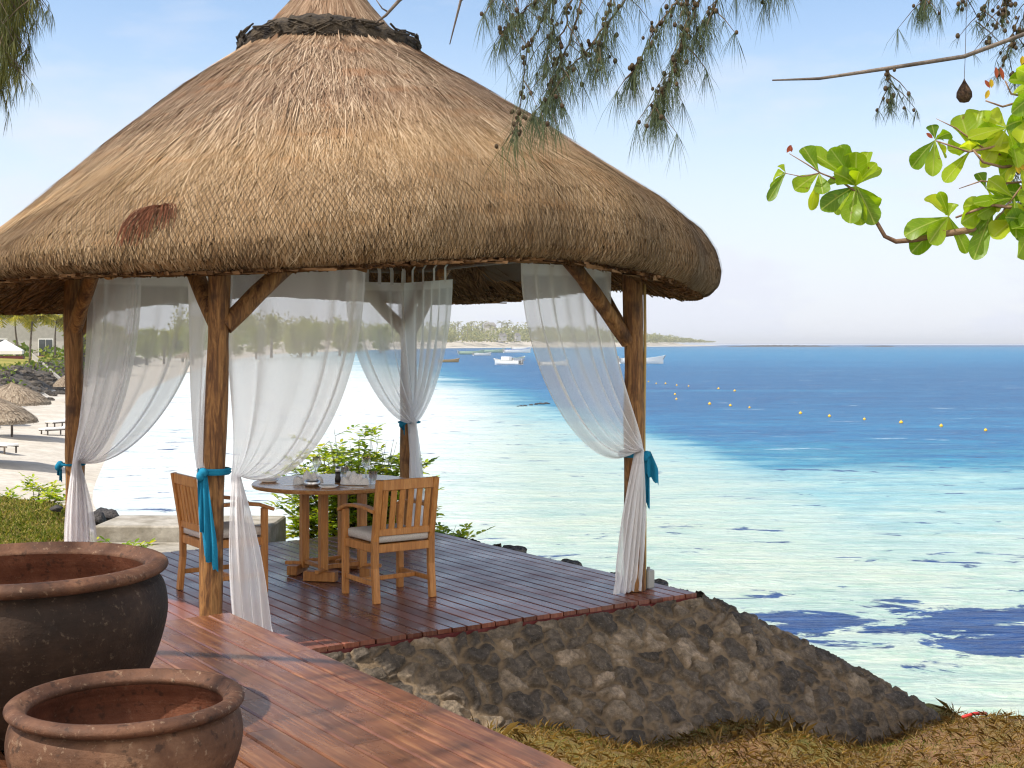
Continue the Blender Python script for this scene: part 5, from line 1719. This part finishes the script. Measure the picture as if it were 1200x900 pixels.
def ray_coast(u, wlist=np.linspace(0, 120, 241), Ylo=40, Yhi=700):
    """(w, Y, point) along the ray of column u"""
    out = []
    for Y in np.geomspace(Ylo, Yhi, 200):
        x = (u - 600) / FPX * Y
        # nearest shore sample
        i = min(range(len(SS)), key=lambda q: (SS[q].x - x) ** 2 + (SS[q].y - Y) ** 2)
        wv = (Vector((x, Y)) - SS[i]).dot(SN[i]) / coast_scale(SS[i].y)
        out.append((wv, Y, Vector((x, Y, wz(wv)))))
    return out
def at_uw(u, wv, Ylo=40, Yhi=700):
    r = ray_coast(u, Ylo=Ylo, Yhi=Yhi)
    return min(r, key=lambda q: abs(q[0] - wv))[2]
def at_uY(u, Y):
    x = (u - 600) / FPX * Y
    i = min(range(len(SS)), key=lambda q: (SS[q].x - x) ** 2 + (SS[q].y - Y) ** 2)
    wv = (Vector((x, Y)) - SS[i]).dot(SN[i]) / coast_scale(SS[i].y)
    return Vector((x, Y, wz(wv)))

def crown_tree(h, rw, seed, mat, nleaf=2600, ls=.28, conifer=False, name='shore_tree'):
    rs = np.random.default_rng(seed); rr = random.Random(seed)
    root = empty(name)
    t = MB(); t.tube([(0, 0, -.5), (.1, 0, h * .35), (.05, .1, h * .8)], [.04 * h, .03 * h, .008 * h], 7)
    for k in range(6):
        a = rr.random() * 6.28; z = h * rr.uniform(.3, .65)
        t.tube([(0.08, 0, z), (math.cos(a) * rw * .4, math.sin(a) * rw * .4, z + h * .1), (math.cos(a) * rw * .75, math.sin(a) * rw * .75, z + h * .16)], [.014 * h, .009 * h, .004 * h], 5)
    t.build('trunk', BARK, root, True)
    nc = 26
    cen = []
    for k in range(nc):
        z = rr.uniform(.25, 1.0)
        wd = rw * ((1.05 - z) if conifer else math.sqrt(max(.05, 1 - ((z - .55) / .5) ** 2)))
        a = rr.random() * 6.28; q = math.sqrt(rr.random())
        cen.append((math.cos(a) * wd * q, math.sin(a) * wd * q, z * h, rr.uniform(.14, .34) * rw))
    cen = np.array(cen)
    k = rs.integers(0, nc, nleaf)
    p = cen[k, :3] + rs.normal(0, 1, (nleaf, 3)) * cen[k, 3:4] * np.array([.8, .8, .6])
    a = rs.normal(0, 1, (nleaf, 3)); a /= np.linalg.norm(a, axis=1, keepdims=True)
    b = np.cross(a, rs.normal(0, 1, (nleaf, 3))); b /= np.linalg.norm(b, axis=1, keepdims=True)
    s = ls * rs.uniform(.6, 1.4, nleaf)[:, None]
    V = np.stack([p - a * s, p + b * s * .5, p + a * s, p - b * s * .5], 1)
    quads_mesh('crown', V, 4, mat, root)
    return root

# palms on the left lawn
pl_defs = [(35, 150, 426, 1.0, 'slender palm leaning on the lawn edge in front of the pale bungalow'), (-4, 118, 440, 1.0, 'palm with a long yellow frond hanging in from the left edge'),
           (20, 178, 400, 1.05, 'palm standing right beside the white canopy'),
           (64, 180, 403, 1.0, 'leaning palm at the right end of the pale bungalow'),
           (60, 215, 400, 1.1, 'tall palm behind the bungalow next to the left post')]
pproto = palm_mesh(6.6, 18, 4.2, 3)
for i, (u, Y, vb, sc, lab) in enumerate(pl_defs):
    o = pproto if i == 0 else copy_tree(pproto)
    p = at_uY(u, Y); 
    place(o, p, i * 1.9 + .4, sc * .84); tag(o, lab, 'palm tree', 'palms on the left lawn')
# bungalow
bp_ = at_uY(42, 205)
bun = empty('bungalow', (bp_.x, bp_.y, bp_.z - .4), .15, 'pale rendered bungalow behind the palms on the left lawn', 'bungalow')
m = MB(); m.box((0, 0, 3.9), (13, 7, 7.8)); m.build('wall', WALLP, bun)
m = MB(); m.add([(-7.5, -4.5, 7.7), (7.5, -4.5, 7.7), (7.5, 4.5, 7.7), (-7.5, 4.5, 7.7), (-4, 0, 9.7), (4, 0, 9.7)], [(0, 1, 5, 4), (1, 2, 5), (2, 3, 4, 5), (3, 0, 4), (3, 2, 1, 0)]); m.build('roof', ROOFG, bun)
for x in (-4.6, 2.2):
    m = MB(); m.box((x, -3.52, 1.6), (2.2, .12, 3.0)); wdw = m.build('window', WHITEP, bun)
    m = MB(); m.box((x - .52, -3.6, 1.6), (.95, .06, 2.7)); m.box((x + .52, -3.6, 1.6), (.95, .06, 2.7)); m.build('pane', DARKGLASS, wdw)
m = MB(); m.box((2.2, -4.4, .2), (3.6, 1.3, .5)); m.build('terrace', REDPAINT, bun)
# white canopy tent
cp = at_uY(6, 170)
can = empty('canopy_tent', tuple(cp), .3, 'white canvas canopy on a dark red base on the left lawn', 'canopy')
m = MB(); m.add([(-2.2, -2, 1.0), (2.2, -2, 1.0), (2.2, 2, 1.0), (-2.2, 2, 1.0), (0, 0, 2.4), (-2.2, -2, .5), (2.2, -2, .5), (2.2, 2, .5), (-2.2, 2, .5)], [(0, 1, 4), (1, 2, 4), (2, 3, 4), (3, 0, 4), (0, 5, 6, 1), (1, 6, 7, 2), (2, 7, 8, 3), (3, 8, 5, 0)]); m.build('canvas', CANVAS, can)
for (x, y) in ((-2.1, -1.9), (2.1, -1.9), (2.1, 1.9), (-2.1, 1.9)):
    m = MB(); m.tube([(x, y, -.3), (x, y, 1.0)], .06, 6); m.build('leg', BARK, can)
m = MB(); m.box((0, 0, 0), (4.6, 4.2, .5)); m.build('platform', REDPAINT, can)
# white garden fence
f0 = at_uY(38, 165); f1 = at_uY(72, 128)
fen = empty('garden_fence', tuple(f0), 0, 'pale picket fence sloping down the lawn beside the palm trunk', 'fence')
m = MB(); d = f1 - f0; n = 36
for k in range(n + 1):
    p = d * (k / n); m.box((p.x, p.y, p.z + .45), (.10, .06, 1.0))
m.build('picket_panel', WALLP, fen)
for zz in (.25, .8):
    m = MB(); m.bar(Vector((0, 0, zz)), d + Vector((0, 0, zz)), .06, .08); m.build('rail', WALLP, fen)

# beach parasols with thatch
def parasol(p, r, h, label, i):
    root = empty('thatched_parasol', tuple(p), i * 1.1, label, 'parasol', 'thatched parasols on the beach')
    m = MB(); m.tube([(0, 0, -.2), (0, 0, h)], .06, 8); m.build('pole', BARK, root, True)
    m = MB(); prof = [(.02, h + .32), (.12, h + .24), (r * .4, h + .02), (r * .75, h - .32), (r, h - .70), (r * 1.0, h - .80), (r * .9, h - .74), (r * .4, h - .12), (.02, h + .1)]
    m.lathe(prof, 40)
    for k, v in enumerate(m.v):
        a = math.atan2(v[1], v[0]); q = 1 + random.uniform(-.02, .02); m.v[k] = (v[0] * q, v[1] * q, v[2] + random.uniform(-.025, .025))
    can_ = m.build('thatch', THATCH_SMALL, root, True)
    q = []
    for k in range(2600):
        a = random.random() * 6.283; s = math.sqrt(random.random()); 
        def pt(ss_, aa, up):
            rr = [0, .12, r * .4, r * .75, r, r * 1.02]; zz = [h + .32, h + .24, h + .02, h - .32, h - .70, h - .86]
            ss_ = min(ss_, 1.0) * 5; j = min(int(ss_), 4); f = ss_ - j
            R1 = rr[j] + (rr[j + 1] - rr[j]) * f; z1 = zz[j] + (zz[j + 1] - zz[j]) * f
            return (R1 * math.cos(aa) * (1 + up * .3), R1 * math.sin(aa) * (1 + up * .3), z1 + up)
        da = .011 / max(.3, s); l = random.uniform(.1, .22); ja = random.gauss(0, .04)
        q.append([pt(s, a - da, .02), pt(s, a + da, .02), pt(s + l, a + ja + da, .045), pt(s + l, a + ja - da, .045)])
    quads_mesh('straw', np.array(q), 4, THATCH_P, can_)
THATCH_P = leafmat('parasol_straw', [(.14, .10, .07), (.27, .21, .15), (.40, .33, .25)], .1, .8, .15, 1.0)
par = [(-14, 52, 'nearest thatched parasol cut by the left edge, lounger beneath'), (14, 66, 'second thatched parasol from the left edge, just behind the nearest'),
       (84, 104, 'thatched parasol half hidden behind the left log post'), (-22, 74, 'thatched parasol partly seen at the far left under the rocks'), (218, 240, 'far thatched parasol on the sand seen between the curtains')]
for i, (u, Y, lab) in enumerate(par):
    p = at_uY(u, Y); p.z = max(p.z, -3.1)
    parasol(p, 1.85 if i < 2 else 1.4 if i < 4 else 2.2, 2.45 if i < 2 else 2.15 if i < 4 else 3.0, lab, i)
# loungers
def lounger():
    root = empty('beach_lounger')
    m = MB()
    for y in (-.3, .3): m.bar((-.95, y, .3), (.5, y, .3), .06, .05)
    for x in (-.8, .35):
        for y in (-.3, .3): m.bar((x, y, 0), (x, y, .3), .06, .06)
    m.build('frame', BARK, root)
    m = MB(); m.box((-.25, 0, .37), (1.45, .62, .09), None, .02); m.build('mattress', CANVAS, root)
    m = MB(); a = R(38); m.bar((.45, 0, .38), (.45 + .75 * math.cos(a), 0, .38 + .75 * math.sin(a)), .62, .08, (1, 0, 0) if False else (0, 0, 1)); m.build('backrest', CANVAS, root)
    return root
lp = lounger()
lo = [(68, 70, .9, 'white beach lounger on the sand left of the left log post'), (-2, 57, 2.6, 'white lounger in the shade of the nearest parasol'), (72, 76, 1.1, 'second white lounger behind the one beside the left post')]
for i, (u, Y, rz, lab) in enumerate(lo):
    o = lp if i == 0 else copy_tree(lp)
    p = at_uY(u, Y); place(o, p, rz); tag(o, lab, 'lounger', 'loungers on the beach')

# broadleaf trees round the bay, behind the curtains
tprotos = [crown_tree(9, 4.5, 1, TREELEAF, 2600, .34), crown_tree(10, 3.4, 2, TREELEAF2, 2600, .32), crown_tree(11, 3.0, 3, TREELEAF, 2400, .32, True)]
defs = []
rs2 = random.Random(21)
for u, Y in ((-20, 235), (20, 250), (52, 245), (85, 230), (98, 190), (108, 260), (128, 250), (150, 260), (172, 270), (192, 290), (206, 270), (214, 330), (226, 300), (236, 360), (250, 380), (268, 420), (285, 400), (300, 440), (318, 480), (335, 520), (352, 500), (366, 540), (384, 560), (398, 540), (412, 700), (428, 720), (446, 700)):
    defs.append((u, Y * (1.0)))
wh = ['left lawn', 'bay shore']
defs = [q for n_, q in enumerate(defs) if n_ < 7 or n_ % 3 != 1]
for i, (u, Y) in enumerate(defs):
    k = i % 3
    used = i < 3
    o = tprotos[k] if used else copy_tree(tprotos[k])
    p = at_uY(u, Y)
    place(o, p, rs2.random() * 6, rs2.uniform(.65, 1.0) * (1.0 if Y < 300 else Y / 300 * .92))
    kind = ['broad yellow green tree', 'darker green rounded tree', 'narrow pointed casuarina'][k]
    where = 'seen left of the left log post' if u < 76 else 'seen just right of the left log post' if u < 112 else 'seen through the leftmost curtain' if u < 205 else 'in the gap left of the front log post' if u < 240 else 'behind the front log post' if u < 282 else 'veiled by the widest curtain' if u < 405 else 'veiled by the left back curtain'
    tag(o, f'{kind} {where}', 'tree', f'{kind}s {where}')
# undergrowth on the rock bank and shore
def undergrowth(name, n, ulo, uhi, wl, wh_, size, mat, seed):
    rs = np.random.default_rng(seed); pts = []
    while len(pts) < n:
        i = rs.integers(0, len(SS) - 1)
        y = SS[i].y
        if not (ulo <= y <= uhi): continue
        f = rs.random(); wv = rs.uniform(wl, wh_)
        a = coast_point(i, wv); b = coast_point(i + 1, wv)
        p = a.lerp(b, f)
        if math.sin(p.x * .6 + 2 * math.sin(p.y * .21)) < -.1: continue
        pts.append((p.x, p.y, p.z))
    c = np.array(pts); m_ = 9
    k = np.repeat(np.arange(n), m_)
    sc = size * (1 + c[k, 1:2] / 160)
    p = c[k] + rs.normal(0, 1, (n * m_, 3)) * sc * np.array([1, 1, .6]) + np.array([0, 0, .5]) * sc
    a = rs.normal(0, 1, (n * m_, 3)); a /= np.linalg.norm(a, axis=1, keepdims=True)
    b = np.cross(a, rs.normal(0, 1, (n * m_, 3))); b /= np.linalg.norm(b, axis=1, keepdims=True)
    s = sc * .45
    V = np.stack([p - a * s, p + b * s * .6, p + a * s, p - b * s * .6], 1)
    return tag(quads_mesh(name, V, 4, mat), kind='stuff')
UNDER_M = leafmat('creeper_leaf', [(.05, .10, .01), (.11, .17, .015), (.22, .25, .03)], .4, .5, .3, .3)
undergrowth('bank_creepers', 300, 40, 240, 8.8, 12.3, .24, UNDER_M, 3)
undergrowth('shore_scrub', 700, 180, 760, 9, 22, .5, UNDER_M, 4)
# boulders on the bank
rr = random.Random(31)
bl = MB()
for k in range(420):
    i = rr.randrange(8, 44); wv = rr.uniform(6.2, 12); f = rr.random()
    p = coast_point(i, wv).lerp(coast_point(i + 1, wv), f); s = rr.uniform(.15, .6)
    b0 = len(bl.v); bl.ball((0, 0, 0), 1, 7, 5)
    for q in range(b0, len(bl.v)):
        v = bl.v[q]; kx = 1 + rr.uniform(-.22, .22); bl.v[q] = (p.x + v[0] * s * kx * 1.3, p.y + v[1] * s * kx * 1.2, p.z + v[2] * s * kx * .6)
tag(bl.build('bank_boulders', BANK), kind='stuff')

# far shore wood, one mass with palms standing out of it
def far_wood():
    rs = np.random.default_rng(8); rr = random.Random(8)
    V = []; 
    i0 = next(i for i in range(len(SS)) if SS[i].y > 900)
    for i in range(i0, len(SS) - 1):
        a, b = SS[i], SS[i + 1]
        n = max(2, int((b - a).length / 8))
        fade = 1.0 if SS[i].x < 200 else max(.12, 1 - ((SS[i].x - 190) / 210) ** 1.5) if SS[i].x > 190 else 1.0
        for k in range(n):
            for row in range(3):
                f = rr.random()
                q = a.lerp(b, f) + SN[i] * (32 + row * 45 + rr.uniform(-14, 14))
                h = rr.uniform(11, 23) * fade * (.8 + .25 * row); w_ = rr.uniform(6, 12)
                m_ = 90
                ph = rs.normal(0, 1, (m_, 3)); ph /= np.linalg.norm(ph, axis=1, keepdims=True); ph *= rs.random((m_, 1)) ** .4
                p = np.array([q.x, q.y, 4]) + ph * np.array([w_, w_, h * .55]) + np.array([0, 0, h * .42])
                p[:, 2] = np.maximum(p[:, 2], 3.5)
                u = rs.normal(0, 1, (m_, 3)); u /= np.linalg.norm(u, axis=1, keepdims=True)
                v = np.cross(u, rs.normal(0, 1, (m_, 3))); v /= np.linalg.norm(v, axis=1, keepdims=True)
                s = rs.uniform(.9, 2.0, (m_, 1))
                V.append(np.stack([p - u * s, p + v * s * .6, p + u * s, p - v * s * .6], 1))
    o = quads_mesh('far_wood', np.concatenate(V), 4, FARLEAF)
    tag(o, kind='stuff')
FARLEAF = leafmat('far_wood_leaf', [(.15, .17, .08), (.26, .27, .12), (.38, .36, .18)], .4, .8, .1, .02)
far_wood()
fp = palm_mesh(17, 11, 6.5, 8, .05, .5, 7, .9, PALM_FAR)
rr = random.Random(4)
us = [524, 531, 536, 541, 547, 553, 560, 566, 573, 580, 586, 592, 597, 603, 609, 616, 624, 632, 641, 650, 662, 674, 690, 705]
def shore_at(u, off):
    c = []
    for i in range(len(SS) - 1):
        if SS[i].y < 1000: continue
        for f in (0, .2, .4, .6, .8):
            p = SS[i].lerp(SS[i + 1], f) + SN[i] * off; c.append((abs(600 + p.x / p.y * FPX - u), p))
    p = min(c, key=lambda q: q[0])[1]
    return Vector((p.x, p.y, 4.2))
for i, u in enumerate(us):
    o = fp if i == 0 else copy_tree(fp)
    place(o, shore_at(u, rr.uniform(30, 60)), rr.random() * 6, rr.uniform(.75, 1.35))
    where = 'between the back curtain and the right curtain' if u < 622 else 'veiled by the right curtain'
    tag(o, f'distant coconut palm on the far white beach, {where}', 'palm tree', f'far palms {where}')
# a few far houses
for i, (u, off, lab) in enumerate(((575, 70, 'small grey roofed house among the far palms'), (588, 26, 'tiny pale beach house on the far sand'), (607, 22, 'far pale hut right above the blue moored boat'))):
    p = shore_at(u, off)
    h = empty('beach_house', tuple(p), .3 * i, lab, 'house')
    s = (14, 9, 7)[i] if i else 15
    zz = 13 if i == 0 else 0
    m = MB(); m.box((0, 0, zz / 2 + 3), (s, s * .6, 6 + zz)); m.build('wall', WALLP, h)
    m = MB(); b = s * .56; z = 6 + zz; m.add([(-b, -s * .36, z), (b, -s * .36, z), (b, s * .36, z), (-b, s * .36, z), (-b * .6, 0, z + 4), (b * .6, 0, z + 4)], [(0, 1, 5, 4), (1, 2, 5), (2, 3, 4, 5), (3, 0, 4), (3, 2, 1, 0)]); m.build('roof', ROOFG, h)
# reef ledges right of the wooded point
def ledge(u0, u1, Y, hz, label):
    m = MB(); n = 40; rr = random.Random(u0)
    x0 = (u0 - 600) / FPX * Y; x1 = (u1 - 600) / FPX * Y
    vs = []; 
    for k in range(n + 1):
        x = x0 + (x1 - x0) * k / n; e = math.sin(math.pi * k / n) ** .4
        h = hz * e * rr.uniform(.5, 1.1)
        vs += [(x, Y - 30, SEA - .3), (x, Y - 8, SEA + h), (x, Y + 20, SEA + h * .8), (x, Y + 60, SEA - .3)]
    fs = [(4 * k + j, 4 * k + 4 + j, 4 * k + 5 + j, 4 * k + 1 + j) for k in range(n) for j in range(3)]
    o = link_mesh('reef_ledge', vs, fs, BLACKROCK); tag(o, label, 'reef')
ledge(855, 974, 1900, 2.6, 'long dark reef ledge off the wooded point'); ledge(1020, 1045, 1900, 1.8, 'short dark reef ledge out to the right')
rr = random.Random(77)
for k in range(13):
    t = k / 12; u = 606 + 36 * t + rr.uniform(-2, 2); v = 476.5 - 4.0 * t + rr.uniform(-.6, .8)
    Y = FPX * (CAM_Z - SEA) / (v - 402)
    big = .14 + .26 * t * rr.random()
    rock('sea_rock', ((u - 600) / FPX * Y, Y, SEA + .02), (big * .9, big * .6, big * .35), 'low black rock breaking the shallow water in a short row left of the right curtain', 'row of black rocks in the shallows', BLACKROCK, 50 + k)

# ------------------------------------------------------------------ boats
def boat(u, v, length, rz, hull, label, cabin=False, stripe=None, beam=.30):
    Y = FPX * (CAM_Z - SEA) / (v - 402)
    p = Vector(((u - 600) / FPX * Y, Y, SEA))
    root = empty('motor_boat' if cabin else 'open_boat', tuple(p), rz, label, 'boat', 'boats moored in the lagoon')
    n = 14; W = length * beam / 2; H = length * .13
    def hullmesh(z0, z1, k):
        vs = []
        for i in range(n + 1):
            t = i / n; x = (t - .5) * length
            wd = W * (1 - max(0, (t - .45) / .55) ** 2.2) * (.85 + .15 * min(1, t * 5))
            sh = H * (1 + .55 * max(0, (t - .5) / .5) ** 2)
            for (a, b) in ((-1, 1), (-.985, .5), (-.93, .0), (0, -.2), (.93, 0), (.985, .5), (1, 1)):
                vs.append((x + (0.06 * length * t if b > .5 else 0), a * wd * k, b * sh))
        fs = [(i * 7 + j, i * 7 + j + 1, (i + 1) * 7 + j + 1, (i + 1) * 7 + j) for i in range(n) for j in range(6)]
        fs.append(tuple(range(7)))
        return vs, fs
    vs, fs = hullmesh(0, 1, 1.0)
    link_mesh('hull', vs, fs, hull, root, True)
    vs2, fs2 = hullmesh(0, 1, .93)
    d = [(x, y, z + .02 + (H * .25 if z < H * .3 else -.05)) for (x, y, z) in vs2]
    link_mesh('interior', d, fs2, GREYBOX if hull != TANP else TANP, root, True)
    m = MB()
    for t in (-.22, .02, .22): m.box((t * length, 0, H * .62), (length * .05, W * 1.6, H * .12))
    m.build('thwart', WHITEP if hull != TANP else TANP, root)
    if stripe:
        m = MB(); m.tube([((i / n - .5) * length + .05 * length * i / n, W * (1 - max(0, (i / n - .45) / .55) ** 2.2) * (.85 + .15 * min(1, i / n * 5)) * -1.0, H * (1 + .55 * max(0, (i / n - .5) / .5) ** 2)) for i in range(n)], .11, 5); m.build('gunwale', stripe, root)
    if cabin:
        m = MB(); m.box((length * .05, 0, H * 1.45), (length * .30, W * 1.2, H * .9), None, .1); cb_ = m.build('cabin', WHITEP, root)
        m = MB(); m.box((length * .205, 0, H * 1.6), (.06, W * 1.0, H * .4)); m.build('windscreen', DARKGLASS, cb_)
    m = MB(); m.box((-length * .53, 0, H * .8), (.35, .35, H * 1.1), None, .08); m.build('outboard', GREYBOX, root)
    return root
boat(752, 426.3, 11.5, .05, WHITEP, 'long white open boat right of the right log post, bow to the right')
boat(649, 428.5, 7.0, .2, WHITEP, 'white boat seen through the right curtain')
boat(595, 427.5, 8.2, 2.5, WHITEP, 'white cabin boat nearest of the cluster left of the right curtain', True)
boat(607, 423.0, 7.5, 1.0, WHITEP, 'white boat with green hull line just behind the nearest cabin boat', False, GREENP)
boat(526, 424.5, 6.0, .4, TANP, 'tan wooden boat beside the right back curtain')
boat(552, 415.3, 12, .1, GREENP, 'pale green long boat moored far out left of the cluster')
boat(565, 416.6, 8, .3, WHITEP, 'small white boat just in front of the pale green one')
boat(578, 413.2, 13, .1, GREENP, 'faint greenish boat furthest left near the far beach')
boat(606, 413.5, 15, .1, WHITEP, 'white boat with a blue gunwale under the far beach', False, BLUEP)
boat(611, 410.3, 15, .1, WHITEP, 'farthest white boat close to the far beach')

# buoys
bu = [(878.4, 477.2), (938, 484), (972, 487.4), (1013, 491), (1056, 495), (1103, 499), (1155, 504), (861, 457.6), (748, 445), (760, 446.7), (769, 448.7), (780, 449), (793, 451), (807, 452), (842, 455), (791, 461.7), (792.7, 467.3), (831.7, 473), (856, 475)]
bproto = None
for i, (u, v) in enumerate(bu):
    Y = FPX * (CAM_Z - SEA) / (v + 1 - 402)
    if bproto is None:
        m = MB(); m.ball((0, 0, .08), .19, 12, 8); m.tube([(0, 0, .25), (0, 0, .34)], .03, 6); bproto = m.build('buoy', YELLOW, None, True); o = bproto
    else:
        o = bproto.copy(); COL.objects.link(o)
    o.location = ((u - 600) / FPX * Y, Y, SEA); s = .5 + .22 * ((i * 37) % 10) / 10; o.scale = (s, s, s)
    near = i < 7 or i >= 17
    tag(o, 'yellow buoy on the long nearer line running out to the right' if near else 'small yellow buoy in the short farther row beside the right post', 'buoy', 'buoys of the long near line' if near else 'buoys of the farther row')

# ------------------------------------------------------------------ sea haze
hz = NT('sea_haze')
hz.t.nodes.remove(hz.b)
pv = hz.n('ShaderNodeVolumePrincipled')
pv.inputs['Color'].default_value = (.97, .98, 1.0, 1)
pv.inputs['Density'].default_value = 0.00016
pv.inputs['Anisotropy'].default_value = 0.2
hz.l(pv.outputs[0], hz.out.inputs['Volume'])
m = MB(); m.box((0, 20000, 21), (130000, 56000, 58)); o = m.build('haze', hz.m); o['kind'] = 'stuff'
